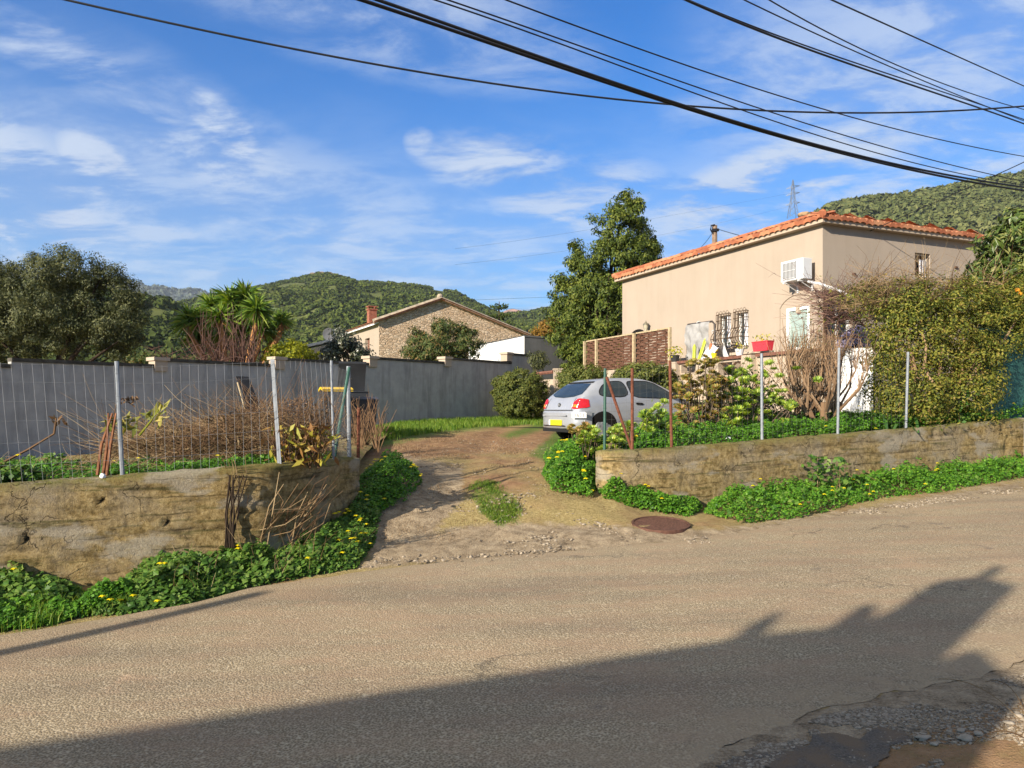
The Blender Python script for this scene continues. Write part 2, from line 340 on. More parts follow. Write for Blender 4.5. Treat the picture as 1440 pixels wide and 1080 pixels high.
# ------------------------------------------------------------------ ground sheet
def axis(segs):
    out = [np.arange(a, b, st) for a, b, st in segs]; return np.concatenate(out+[[segs[-1][1]]])
gx = axis([(-4000,-400,600),(-400,-60,40),(-60,-12,3),(-12,-5,.35),(-5,5,.07),(5,9,.14),(9,16,.35),(16,60,3),(60,400,40),(400,4000,600)])
gy = axis([(-400,-20,40),(-20,-4,2),(-4,2,.4),(2,3,.14),(3,13,.07),(13,18,.14),(18,32,.35),(32,80,3),(80,400,40),(400,4400,500)])
X, Y = np.meshgrid(gx, gy, indexing='ij'); Z = zg(X, Y)
t_ = (Y-yE(X))*.88; rough = sst(.05, .5, t_)*(1-sst(20, 30, t_))
pts = np.stack([X, Y, 0*X], -1); Z = Z+rough*(.022*fbm(pts*2.1, 3, 3)+.010*fbm(pts*7, 2, 5)); 
apron = np.exp(-((t_-.35)/.45)**2)*(np.abs(X-.3) < 3.2); Z = Z+apron*(.018*np.maximum(0, vn(pts*5, 9))+.012*vn(pts*12, 4))*sst(0, .12, t_)
mb = MB(); mb.grid(np.stack([X, Y, Z], -1)); ground = mb.build('ground', M['ground'], smooth=True, kind='structure')
px, py = proj(X.ravel(), Y.ravel(), Z.ravel()); pp = np.stack([px, py], 1); vis = Y.ravel() > 2
def soft(poly, w): 
    ins = inpoly(pp, poly) & vis; d = pdist(pp, poly); return np.where(ins, .5+.5*np.clip(d/w, 0, 1), .5-.5*np.clip(d/w, 0, 1))*vis
gr = np.maximum.reduce([soft([(500,600),(540,590),(620,582),(690,575),(700,565),(790,560),(785,592),(700,600),(610,612),(530,630),(500,640)], 9), .55*soft([(655,700),(680,672),(720,690),(735,735),(700,745),(668,725)], 12), soft([(745,640),(800,590),(850,600),(850,680),(800,690),(770,650)], 10), .85*soft([(700,612),(765,590),(770,604),(715,618)], 8)])
far = (Y.ravel() > 34)*.9; gr = np.maximum(gr, far)
red = np.maximum(soft([(500,640),(560,622),(680,606),(765,600),(790,615),(745,635),(640,640),(560,650)], 10), .6*(((Y < yN(X)-.25) & (X > 1.2)).ravel()))
blu = np.maximum.reduce([soft([(535,690),(560,640),(650,655),(650,705),(600,760),(520,800)], 14), soft([(500,800),(570,752),(700,735),(880,740),(1010,745),(1140,725),(1440,676),(1440,690),(980,762),(720,785)], 12), 1.*((Y < yN(X)+.1) & (Y > yN(X)-.4)).ravel()])
add_attr(ground, 'zone', np.stack([gr, red, blu], 1))
# road strip between its two ragged edges
sx = axis([(-30,-8,1.5),(-8,10,.05),(10,40,1.5)]); nv = 40
e0 = np.stack([sx, yN(sx), 0*sx], 1); e1 = np.stack([sx, yE(sx), 0*sx], 1)
e1[:,1] += .07*fbm(e1*2.3, 3, 21)+.03; e0[:,1] += .10*fbm(e0*1.9, 3, 22)+.05*fbm(e0*9, 3, 24)
v = np.linspace(0, 1, nv)**1.; XY = e0[:,None]*(1-v)[None,:,None]+e1[:,None]*v[None,:,None]
XY[...,2] = zr(XY[...,0], XY[...,1])+.006+.012*fbm(XY*.5, 2, 8); XY[:,0:1,2] -= .02; XY[:,-1:,2] -= .02
mb = MB(); mb.grid(XY); road = mb.build('road', M['road'], smooth=True, kind='structure')
ed = np.maximum(np.clip(1-v/.13, 0, 1), np.clip(1-(1-v)/.10, 0, 1)); ed = np.broadcast_to(ed[None], (len(sx), nv)).ravel(); add_attr(road, 'edge', np.stack([ed]*3, 1))
pq = onG([(990,1092),(1030,1066),(1075,1046),(1140,1031),(1190,1029),(1240,1020),(1285,1030),(1300,1045),(1262,1062),(1240,1092)]); qx = np.linspace(pq[:,0].min(), pq[:,0].max(), 150); qy = np.linspace(pq[:,1].min(), pq[:,1].max(), 150)
XX, YY = np.meshgrid(qx, qy, indexing='ij'); pr_ = np.stack([XX.ravel(), YY.ravel()], 1); ins = (inpoly(pr_, pq) & (pdist(pr_, pq) > .04+.09*fbm(np.stack([XX.ravel()*7, YY.ravel()*7, 0*XX.ravel()], 1), 3, 3))).reshape(XX.shape)
mb = MB(); mb.grid(np.stack([XX, YY, zg(XX, YY)+.006], -1), mask=ins[:-1,:-1])
def m_patch():
    t = NT('dark_patch_asphalt'); f = t.noise(95, 4, .8); c = t.ramp(f, [(.3, (.06,.05,.04)), (.55, (.15,.13,.105)), (.78, (.32,.28,.22))]); c = t.mix(t.ramp(t.noise(7, 4), [(.42, 0.), (.60, .85)]), c, (.19,.135,.085)); return t.done(t.bsdf(c, .9, .2, 0, t.bump(f, .8, .012)))
patch = mb.build('asphalt_patch', m_patch(), smooth=True, kind='structure')
# ------------------------------------------------------------------ retaining walls
def resample(pl, step):
    pl = np.asarray(pl, float); L = np.r_[0, np.cumsum(np.linalg.norm(np.diff(pl[:,:2], axis=0), axis=1))]
    s = np.arange(0, L[-1], step); return np.stack([np.interp(s, L, pl[:,k]) for k in range(pl.shape[1])], 1)
def smoothline(pl, it=2):
    pl = np.asarray(pl, float)
    for _ in range(it):
        q = [pl[0]]
        for a, b in zip(pl[:-1], pl[1:]): q += [a*.75+b*.25, a*.25+b*.75]
        pl = np.array(q+[pl[-1]])
    return pl
def retaining(name, pl, th, label, seed, grooves, holes=()):
    """pl: outer face, visible side to the RIGHT of travel"""
    q = resample(smoothline(pl), .045); t = unit(np.gradient(q[:,:2], axis=0)); n = np.stack([t[:,1], -t[:,0]], 1)  # towards the viewer
    zb = zg(q[:,0], q[:,1])-.35; rows = 34
    prof = [(0, k/rows) for k in range(rows+1)]+[(-.02, 1.012), (-th*.5, 1.02), (-th+.02, 1.012), (-th, 1.), (-th, .7)]
    V = np.zeros((len(q), len(prof), 3)); moss = np.zeros((len(q), len(prof))); dark = np.zeros((len(q), len(prof)))
    for j, (o, h) in enumerate(prof):
        z = zb+(q[:,2]-zb)*h; p3 = np.stack([q[:,0], q[:,1], z], 1)
        if j <= rows:
            d = .006*fbm(p3*1.1, 2, seed)+.004*fbm(p3*7, 2, seed+3); hh = (q[:,2]-z)+.03*vn(p3*np.array([1.1, 1.1, 0]), seed+8)
            for g in grooves:
                lf = sst(-.65, .05, vn(p3*np.array([2.3, 2.3, .1]), seed+int(g*100))); gg = np.exp(-((hh-g)/.018)**2)*lf; d = d-.014*gg; dark[:,j] = np.maximum(dark[:,j], gg*(.55+.45*vn(p3*8, 5)))
                d = d+.012*lf*np.clip(1-(hh-g)/.15, 0, 1)*(hh > g)*vn(np.array([[g*9, seed, 0]]))[0]
            for hx, hz, hr in holes: gg = np.exp(-(((q[:,0]-hx)/hr)**2+((z-hz)/hr)**2)**2); d = d-.07*gg; dark[:,j] = np.maximum(dark[:,j], gg)
            d = d-.04*np.clip(vn(p3*3.3, seed+5)-.78, 0, 1)*4
        else: d = 0*z; z = z+.012*fbm(p3*6, 2, seed)
        V[:,j,:2] = q[:,:2]+n*(o+d)[:,None]; V[:,j,2] = z; moss[:,j] = 1.0 if j > rows else np.clip(1-(1-h)*14, 0, 1)*.8
    m = MB(); m.grid(V)
    for e, fl in ((0, 0), (len(q)-1, 1)):
        idx = e*len(prof)+np.arange(len(prof)); idx = idx if fl else idx[::-1]
        m.f.append(idx); m.s.append(np.array([len(idx)])); m.m.append(np.array([0]))
    o = m.build(name, M['rwall'], smooth=True, label=label, cat='wall'); add_attr(o, 'moss', np.stack([moss.ravel(), dark.ravel(), 0*dark.ravel()], 1)); return o  # green channel darkens grooves and holes in colour, apart from the moss
WL = [(-13,3.3,.68),(-7.5,5.95,.80),(-4.77,7.2,.87),(-2.95,8.03,.965),(-2.5,8.3,.98),(-2.2,8.9,.985),(-1.9,9.65,.985)]
WR = [(1.45,11.5,1.0),(1.18,11.05,1.0),(1.16,10.6,1.01),(1.55,10.50,1.02),(2.6,10.9,1.05),(9.6,14.5,1.40),(9.75,14.58,1.41)]
retaining('retaining_wall', WL, .24, 'brown stained concrete wall curving into the driveway beside leaning dead stems', 31, (.15, .29, .43, .57, .71), [(-3.48, .46, .030), (-4.58, .37, .030), (-4.0, .70, .018)])
retaining('retaining_wall', WR, .24, 'low mossy concrete wall with a rounded end below the rusty posts and succulents', 47, (.15, .36))
mb = MB(); mb.hexa([(9.72,14.42,.3),(12.9,16.0,.3),(12.8,16.3,.3),(9.62,14.75,.3),(9.72,14.42,1.42),(12.9,16.0,1.55),(12.8,16.3,1.55),(9.62,14.75,1.42)])
mb.box((9.62,14.30,.98), (.34,.1,.74), .46); mb.build('garden_wall', M['white'], label='white painted wall end butting against the low mossy wall', cat='wall')
# ------------------------------------------------------------------ raised beds
def bed(name, front, back, zb, nf, nb, seed, edge=None):
    f = resample(front, .12); b = np.stack([np.interp(np.linspace(0, 1, len(f)), np.linspace(0, 1, len(back)), np.array(back)[:,k]) for k in range(2)], 1)
    v = np.linspace(0, 1, nb); XYb = f[:,None,:2]*(1-v)[None,:,None]+b[:,None]*v[None,:,None]
    g = zg(XYb[...,0], XYb[...,1]); zbk = np.interp(np.linspace(0, 1, len(f)), np.linspace(0, 1, len(zb)), zb)[:,None]; zt = f[:,2:3]*(1-v)[None]+zbk*v[None]; w = edge(XYb[...,0], XYb[...,1])
    z = np.maximum(g*(1-w)+zt*w, g+.01)-.03*(v[None] < .02); p3 = np.dstack([XYb, z]); z = z+.03*fbm(p3*1.6, 3, seed)
    m = MB(); m.grid(np.dstack([XYb, z])); o = m.build(name, M['ground'], smooth=True, kind='structure')
    add_attr(o, 'zone', np.stack([.42+0*z.ravel(), .5+0*z.ravel(), 0*z.ravel()], 1)); return o
fl = [(-13,3.6,.6),(-7.6,6.2,.74),(-4.87,7.42,.81),(-3.05,8.25,.90),(-2.68,8.5,.92),(-2.42,9.0,.925),(-2.1,9.72,.925)]
bed('garden_soil', fl, [(-16,12),(-10.2,16),(-6.4,20.2),(-4.4,21.5),(-3.6,21.2),(-3.0,20.8)], [.45,.55,.75,.95,1.05,1.1], 0, 40, 61, lambda x, y: 1-sst(-2.6, -1.9, x+.0*y)*sst(9.7, 10.6, y))
fr = [(1.42,11.4,.93),(1.4,11.0,.95),(1.45,10.75,.97),(1.7,10.75,.98),(2.55,11.13,1.0),(9.5,14.72,1.36),(14,17,1.55)]
bed('garden_soil', fr, [(1.8,14.2),(2.3,15.0),(3.0,15.6),(4.6,17.4),(6.8,18.6),(9.0,20.2),(15,23)], [1.3,1.3], 0, 40, 63, lambda x, y: sst(1.2, 2.0, x-.22*(y-11)))
bedzL = lambda x, y: zsurf(x, y)
_bv = []
for nm in ('ground', 'garden_soil', 'garden_soil.001'):
    o = bpy.data.objects[nm]; _bv.append(BVHTree.FromPolygons([v.co[:] for v in o.data.vertices], [p.vertices[:] for p in o.data.polygons]))
def zsurf(x, y):
    x = np.atleast_1d(np.asarray(x, float)); y = np.atleast_1d(np.asarray(y, float)); z = zg(x, y).copy()
    for i in range(len(x)):
        for b in _bv[1:]:
            h = b.ray_cast(Vector((x[i], y[i], 50)), Vector((0, 0, -1)))
            if h[0] is not None and h[0].z > z[i]: z[i] = h[0].z
    return z
def zs(x, y): return float(zsurf(x, y)[0])
# ------------------------------------------------------------------ stepped grey wall
def zwall(i): return np.array([-8.03+2.0*i, 18+2.5*i])
wd = unit(np.array([2.0, 2.5])); wn = np.array([wd[1], -wd[0]])
gw = empty('boundary_wall', (-4, 23, 0), 'tall grey streaked wall stepping up behind the driveway', 'wall')
tops = {-2: 2.42, -1: 2.55, 0: 2.70, 1: 2.88, 2: 3.07, 3: 3.22, 4: 3.55}
bw, bc, bcap = MB(), MB(), MB()
def off(p): return np.array([p[0]+4, p[1]-23, p[2]])
for i in range(-3, 5):
    a, b = zwall(i), zwall(i+1 if i < 4 else 4.55); zt = tops.get(i, 2.42)
    for s0 in np.arange(0, 1, .125):
        c0, c1 = a+(b-a)*s0, a+(b-a)*(s0+.125)
        nb = c0-wn*.18, c1-wn*.18
        bw.add([off((*c0, .2)), off((*c1, .2)), off((*c1, zt)), off((*c0, zt))], [[0,1,2,3]])
    n2 = -wn*.18
    bw.add([off((*a, zt)), off((*b, zt)), off((*(b+n2), zt)), off((*(a+n2), zt)), off((*(a+n2), .2)), off((*(b+n2), .2)), off((*a, .2)), off((*b, .2))], [[0,1,2,3],[3,2,5,4],[0,3,4,6],[1,7,5,2]])
    for side in (0,):
        c = [a+wn*.035, b+wn*.035, b+n2-wn*.035, a+n2-wn*.035]
        bc.hexa([off((*p, zt+.003)) for p in c]+[off((*p, zt+.075)) for p in c])
o = bw.build('wall_panels', M['gwall'], gw); M['coping'] = plain('mossy_coping', (.075,.068,.055), .95, .1, var=.4, bump=.6)
bc.build('coping', M['coping'], gw)
for i in (0, 1, 2, 3, 4):
    a = zwall(i)-wd*.16; zt = tops[i]; m = MB()
    m.box(off((*(a-wn*.09), zt-.11)), (.30, .30, .24), math.atan2(wd[1], wd[0])); m.box(off((*(a-wn*.09), zt+.05)), (.38, .38, .08), math.atan2(wd[1], wd[0]))
    m.build('pillar_cap', M['cream2'], gw)
for k in (0,): gw.location = (-4, 23, 0)
# ------------------------------------------------------------------ house frame helpers
class Fr:
    def __init__(s, O, a, b): s.O = np.array([O[0], O[1], 0.]); s.a = np.array([*unit(np.array(a, float)), 0]); s.b = np.array([*unit(np.array(b, float)), 0])
    def p(s, a, b, z): return s.O+s.a*a+s.b*b+np.array([0, 0, z])
    def box(s, mb, a0, a1, b0, b1, z0, z1, mi=0):
        mb.hexa([s.p(a0,b0,z0), s.p(a1,b0,z0), s.p(a1,b1,z0), s.p(a0,b1,z0), s.p(a0,b0,z1), s.p(a1,b0,z1), s.p(a1,b1,z1), s.p(a0,b1,z1)], mi)
def holewall(mb, pt, u0, u1, z0, z1, holes, rev):
    """wall face with rectangular openings; pt(u, z, depth) -> point; rev = reveal depth"""
    us = sorted({u0, u1, *[h[0] for h in holes], *[h[1] for h in holes]}); zs_ = sorted({z0, z1, *[h[2] for h in holes], *[h[3] for h in holes]})
    for i in range(len(us)-1):
        for j in range(len(zs_)-1):
            uc, zc = (us[i]+us[i+1])/2, (zs_[j]+zs_[j+1])/2
            if any(h[0] < uc < h[1] and h[2] < zc < h[3] for h in holes): continue
            mb.add([pt(us[i], zs_[j], 0), pt(us[i+1], zs_[j], 0), pt(us[i+1], zs_[j+1], 0), pt(us[i], zs_[j+1], 0)], [[0,1,2,3]])
    for h in holes:
        c = [(h[0],h[2]), (h[1],h[2]), (h[1],h[3]), (h[0],h[3])]
        for k in range(4):
            a, b = c[k], c[(k+1)%4]; mb.add([pt(*a, 0), pt(*b, 0), pt(*b, rev), pt(*a, rev)], [[0,1,2,3]])
M['glass'] = plain('dark_window_glass', (.03,.04,.045), .08, .6, var=.1); M['glassg'] = plain('pale_green_glass', (.30,.38,.34), .12, .6, var=.12, scale=2)
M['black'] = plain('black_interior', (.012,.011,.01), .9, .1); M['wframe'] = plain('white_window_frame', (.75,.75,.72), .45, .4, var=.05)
M['iron'] = plain('rusted_wrought_iron', (.10,.065,.04), .7, .3, .3, var=.5, scale=30, bump=.4); M['curtain'] = plain('white_curtain', (.72,.72,.74), .8, .2, var=.12, scale=8)
M['wood'] = plain('reddish_brown_wood', (.17,.075,.05), .7, .25, var=.35, scale=12, bump=.4); M['brownfr'] = plain('dark_brown_wood', (.09,.05,.03), .7, .25, var=.3, scale=12)
H = Fr((7.63, 19.0), (-.40, .916), (.916, .40)); L1, L2, ZE = 9.27, 6.1, 6.2
hs = empty('cream_house', H.O, 'cream stuccoed house with an orange tiled roof above the terrace', 'house')
def O_(V): return np.asarray(V)-H.O
class HF(Fr):
    def p(s, a, b, z): return s.a*a+s.b*b+np.array([0, 0, z])
h = HF((0, 0), (-.40, .916), (.916, .40))
lh = [(.42,1.22,3.1,4.2), (2.70,3.17,3.36,4.30), (3.43,3.92,3.36,4.30)]; ah = (7.80, 8.72, 2.6, 4.12)
rh = [(.12,.95,2.3,4.40), (3.2,3.77,5.05,5.70)]
w = MB()
holewall(w, lambda u, z, d: h.p(u, d, z), 0, L1, .9, ZE, lh+[ah], .2)
holewall(w, lambda u, z, d: h.p(d, u, z), 0, L2, .9, ZE, rh, .2)
w.add([h.p(L1,0,.9), h.p(L1,L2,.9), h.p(L1,L2,ZE), h.p(L1,0,ZE)], [[0,1,2,3]]); w.add([h.p(0,L2,.9), h.p(L1,L2,.9), h.p(L1,L2,ZE), h.p(0,L2,ZE)], [[0,1,2,3]])
w.build('wall', M['cream'], hs)
# cornice + tiled hip roof
cor = MB()
h.box(cor, -.2, L1+.2, -.2, -.002, ZE-.07, ZE+.05); h.box(cor, -.2, -.002, 0, L2+.2, ZE-.07, ZE+.05)
cor.build('cornice', M['cream2'], hs)
rf = MB(); oh = .26; A0, A1, B0, B1 = -oh, L1+oh, -oh, L2+oh; W2 = (B1-B0)/2; pit = math.tan(R(18.6))
def roofplane(org, da, dn, length, depth, hipstart, hipend):
    sp = .205; nt = int(length/sp); res = 8; us = np.arange(nt*res+1)*sp/res; rows = int(depth/.34)
    for r in range(rows):
        t0, t1 = r*depth/rows, (r+1)*depth/rows+.05
        tt = np.array([t0, t1]); wob = .008*RS.randn(nt+1)
        prof = .044*np.abs(np.sin(math.pi*us/sp))**.7+wob[(us/sp).astype(int).clip(0, nt)]
        V = np.zeros((len(us), 2, 3))
        for k in range(2):
            V[:,k] = org+da*us[:,None]+dn*tt[k]+np.array([0, 0, 1])*(tt[k]*pit+.055+prof[:,None]*1.0+(.03 if k == 0 else 0))*1.
        mid = (us[:-1]+us[1:])/2; msk = (mid > hipstart*t0) & (mid < length-hipend*t0)
        rf.grid(V, mask=msk[:,None])
        if r == 0:  # open barrel ends of the eave tiles
            lo = V[:,0].copy(); lo[:,2] -= .10; rf.grid(np.stack([lo, V[:,0]], 1))
roofplane(h.p(A0, B0, ZE), h.a, h.b, A1-A0, W2, 1, 1)
roofplane(h.p(A0, B0, ZE), h.b, h.a, B1-B0, W2, 1, 1)
roofplane(h.p(A1, B1, ZE), -h.a, -h.b, A1-A0, W2, 1, 1)
def ridge(p, q, n):
    for k in range(n):
        s0, s1 = k/n, min(1, (k+1.15)/n); d = np.array([0, 0, .05+.012*(k%2)]); rf.tube([p+(q-p)*s0+d, p+(q-p)*s1+d*.8], [.085, .10], 8)
apx0, apx1 = h.p(A0+W2, B0+W2, ZE+W2*pit+.05), h.p(A1-W2, B0+W2, ZE+W2*pit+.05)
ridge(h.p(A0, B0, ZE+.08), apx0, 10); ridge(apx0, apx1, 8); ridge(h.p(A1, B0, ZE+.08), apx1, 10)
for sx_ in (0, 1): rf.add([h.p(A0, B0, ZE+.03), h.p(A1, B0, ZE+.03), h.p(A1, B1, ZE+.03), h.p(A0, B1, ZE+.03)], [[0,1,2,3]]) if sx_ == 0 else None
rf.build('roof', M['tile'], hs)
# windows of the left face
def winframe(u0, u1, z0, z1, face, fw, glass, depth=.1, mull=True, name='window'):
    q = (lambda a0,a1,d0,d1,zz0,zz1,m: h.box(m,a0,a1,d0,d1,zz0,zz1)) if face == 'L' else (lambda a0,a1,d0,d1,zz0,zz1,m: h.box(m,d0,d1,a0,a1,zz0,zz1))
    m = MB(); q(u0,u0+fw,depth-.04,depth+.03,z0,z1,m); q(u1-fw,u1,depth-.04,depth+.03,z0,z1,m); q(u0+fw,u1-fw,depth-.04,depth+.03,z1-fw,z1,m); q(u0+fw,u1-fw,depth-.04,depth+.03,z0,z0+fw,m)
    if mull: q((u0+u1)/2-.02,(u0+u1)/2+.02,depth-.03,depth+.02,z0+fw,z1-fw,m)
    f = m.build(name, M['wframe'], hs); g = MB(); q(u0+fw*.5,u1-fw*.5,depth+.005,depth+.015,z0+fw*.5,z1-fw*.5,g); g.build('pane', glass, f); return f
winframe(.42, 1.22, 3.1, 4.2, 'L', .08, M['glassg'], .03, False)
lid = MB(); lid.box(h.p(.8, .0, 4.14), (.09, .1, .2), .3); lid.build('window_latch', M['cream2'], hs)
ar = MB()
th = np.linspace(R(28), R(152), 14); pts = [h.p(.82-.72*math.cos(t), -.012, 3.98+.55*math.sin(t)) for t in th]
ar.tube(pts, .018, 5); ar.tube([h.p(.82+.64, -.012, 2.6), h.p(.82+.64, -.012, 4.24)], .016, 5); ar.build('arch_moulding', M['cream'], hs)
for (u0, u1) in ((2.70, 3.17), (3.43, 3.92)):
    f = winframe(u0, u1, 3.36, 4.30, 'L', .04, M['glass'], .14)
    c = MB(); k = 20; uu = np.linspace(u0+.02, u0+.24, k); V = np.zeros((k, 12, 3))
    for j, z in enumerate(np.linspace(3.38, 4.28, 12)):
        V[:,j] = [h.p(u0+.02+(a-u0-.02)*(.7+.3*abs((z-3.75))), .06+.03*math.sin(a*60)+.02*math.sin(z*3), z) for a in uu]
    c.grid(V); c.build('curtain', M['curtain'], f, smooth=True)
    g = MB()
    zz = np.linspace(3.34, 4.33, 12); bul = .10+.20*np.exp(-((zz-3.62)/.22)**2)
    for a in np.linspace(u0-.03, u1+.03, 6): g.tube([h.p(a, -b, z) for b, z in zip(bul, zz)], .010, 4)
    for side in (u0-.03, u1+.03):
        for s in (.5,): g.tube([h.p(side, -b*s, z) for b, z in zip(bul, zz)], .009, 4)
    for j in (0, 3, 6, 9, 11): g.tube([h.p(u0-.03, 0, zz[j]), h.p(u0-.03, -bul[j], zz[j]), h.p(u1+.03, -bul[j], zz[j]), h.p(u1+.03, 0, zz[j])], .011, 4)
    for q in np.linspace(u0+.03, u1-.03, 4): g.tube([h.p(q+.05*math.cos(t), -.1, 4.37+.05*math.sin(t)) for t in np.linspace(0, 6.28, 9)], .007, 4)
    g.build('window_grille', M['iron'], f)
# arched dark doorway + wall lantern
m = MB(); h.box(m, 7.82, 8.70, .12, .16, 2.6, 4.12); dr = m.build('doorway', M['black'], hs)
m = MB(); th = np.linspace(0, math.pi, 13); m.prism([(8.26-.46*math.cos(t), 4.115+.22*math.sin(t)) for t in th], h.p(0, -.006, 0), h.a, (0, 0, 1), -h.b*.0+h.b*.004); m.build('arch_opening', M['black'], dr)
# right face windows
winframe(.12, .95, 2.3, 4.40, 'R', .07, M['glass'], .1); m = MB(); h.box(m, -.03, -.002, .02, 1.1, 4.40, 4.52); h.box(m, -.03, -.002, .02, .118, 2.2, 4.40); m.build('lintel', M['brownfr'], hs)
f = winframe(3.2, 3.77, 5.05, 5.70, 'R', .035, M['black'], .16, False); c = MB(); k = 16
V = np.array([[h.p(.10+.02*math.sin(a*70+z*3), a, z) for z in np.linspace(5.07, 5.55, 6)] for a in np.linspace(3.45, 3.74, k)]); c.grid(V); c.build('curtain', M['curtain'], f, smooth=True)
g = MB()
for a in np.linspace(3.26, 3.71, 5): g.tube([h.p(.02, a, 5.05), h.p(.02, a, 5.70)], .008, 4)
for z in (5.15, 5.6): g.tube([h.p(.02, 3.2, z), h.p(.02, 3.77, z)], .008, 4)
g.build('window_grille', M['iron'], f)
for b_, z_ in ((1.02, 4.98), (4.75, 5.42)):
    m = MB(); m.box(h.p(-.02, b_, z_), (.09, .05, .05), .4); m.build('wall_bracket', M['brownfr'], hs)
# lantern
ln = empty('wall_lantern', H.p(7.53, 0, 4.25), 'small old lantern on the cream wall beside the dark arch', 'lantern')
M['lampmetal'] = plain('weathered_lantern_metal', (.20,.18,.13), .6, .4, .4, var=.4); M['lampglass'] = plain('yellowed_lantern_glass', (.55,.50,.36), .15, .5)
n_ = -H.b*.16; m = MB(); m.tube([(0,0,-.1), n_*.6+[0,0,-.14], n_+[0,0,-.05]], .012, 5); m.build('bracket', M['lampmetal'], ln)
m = MB(); m.tube([n_+[0,0,-.05], n_+[0,0,.0], n_+[0,0,.14], n_+[0,0,.17]], [.03,.055,.085,.05], 6); m.build('lamp_glass', M['lampglass'], ln)
m = MB(); m.tube([n_+[0,0,.15], n_+[0,0,.19], n_+[0,0,.24], n_+[0,0,.30]], [.105,.09,.03,.008], 8)
for t in np.linspace(0, 6.28, 7)[:6]: m.tube([n_+[.055*math.cos(t),.055*math.sin(t),0], n_+[.085*math.cos(t),.085*math.sin(t),.15]], .006, 4)
m.build('lamp_cap', M['lampmetal'], ln)
# air conditioner
M['acw'] = plain('white_painted_metal', (.62,.62,.61), .4, .4, var=.04); M['acd'] = plain('fan_gap_shade', (.10,.10,.10), .6, .3)
ac = empty('air_conditioner', H.O, 'white air conditioner unit hung on the cream wall near its corner', 'air conditioner')
m = MB(); h.box(m, .17, .93, -.47, -.17, 4.80, 5.32); cab = m.build('cabinet', M['acw'], ac); cab.modifiers.new('b', 'BEVEL').width = .012
m = MB(); h.box(m, .40, .86, -.477, -.4705, 4.85, 5.27); m.build('fan_recess_shade', M['acd'], ac)  # flat dark plate; shade behind the slats put into its colour
m = MB()
for a in np.linspace(.42, .84, 10): h.box(m, a-.006, a+.006, -.489, -.478, 4.85, 5.27)
for z in (4.86, 5.06, 5.26): h.box(m, .40, .86, -.494, -.4895, z-.006, z+.006)
m.build('fan_grille', M['acw'], ac)
m = MB(); h.box(m, .19, .3, -.36, -.22, 5.02, 5.20); m.build('valve_cover', M['acw'], ac)
for a in (.30, .80):
    m = MB(); h.box(m, a-.025, a+.025, -.5, -.001, 4.755, 4.797); h.box(m, a-.025, a+.025, -.045, -.0015, 4.55, 4.75)
    m.tube([h.p(a, -.03, 4.58), h.p(a, -.40, 4.75)], .012, 4); m.build('bracket', M['acw'], ac)
m = MB(); m.tube(np.array([P(1137,396,18.9), P(1146,398,18.6), P(1153,399,18.4), P(1170,405,18.0), P(1192,414,17.6), P(1212,424,17.2)]), .032, 7)
m.build('conduit', M['acw'], label='thin white pipe running from the wall unit into the brown vine', cat='pipe')
# ------------------------------------------------------------------ terrace
T = Fr((5.98, 18.28), (-.40, .916), (.916, .40)); tw = empty('terrace_wall', T.O, 'cream terrace wall with low openings below the house windows', 'wall')
t = HF((0, 0), (-.40, .916), (.916, .40)); ZT = 2.84
m = MB(); hol = [(2.55,3.3,2.58,2.80), (.82,1.72,2.45,2.78)]
holewall(m, lambda u, z, d: t.p(u, d, z), -1.6, 8.9, .8, ZT, hol, .2); t.box(m, -1.6, 8.9, .2, 1.75, .8, 2.40); t.box(m, 3.4, 8.9, .2, .22, 2.4, ZT)
m.add([t.p(-1.6,0,ZT), t.p(8.9,0,ZT), t.p(8.9,.2,ZT), t.p(-1.6,.2,ZT)], [[0,1,2,3]]); m.add([t.p(8.9,0,.8), t.p(8.9,.2,.8), t.p(8.9,.2,ZT), t.p(8.9,0,ZT)], [[0,1,2,3]])
for u, wb in ((3.55, .3), (2.2, .42), (.5, .3)): m.prism([(u-wb*1.4, 1.0), (u+wb*1.4, 1.0), (u+wb*.55, ZT+.06), (u-wb*.55, ZT+.06)], t.p(0, -.14, 0), t.a, (0, 0, 1), t.b*.137)
m.build('parapet', M['cream2'], tw)
for u0, u1 in ((2.45, 3.4), (.6, 1.9), (-1.6, .25)):
    m = MB(); t.box(m, u0, u1, -.08, .12, ZT+.005, ZT+.075); m.build('rail', M['wood'], tw)
m = MB(); m.tube([t.p(1.28, .1, 2.46), t.p(1.28, .06, 2.6)], [.03, .03], 6)
for sgn in (-1, 1): m.tube([t.p(1.28, .06, 2.58), t.p(1.28+sgn*.08, .06, 2.70), t.p(1.28+sgn*.2, .06, 2.77), t.p(1.28+sgn*.32, .06, 2.74)], [.03,.03,.03,.02], 6)
m.build('forked_strut', M['brownfr'], tw)
m = MB(); t.box(m, 8.0, 8.28, -.016, -.002, 2.68, 2.76); M['gplaque'] = plain('green_enamel', (.05,.20,.13), .4, .4); m.build('plaque', M['gplaque'], tw)
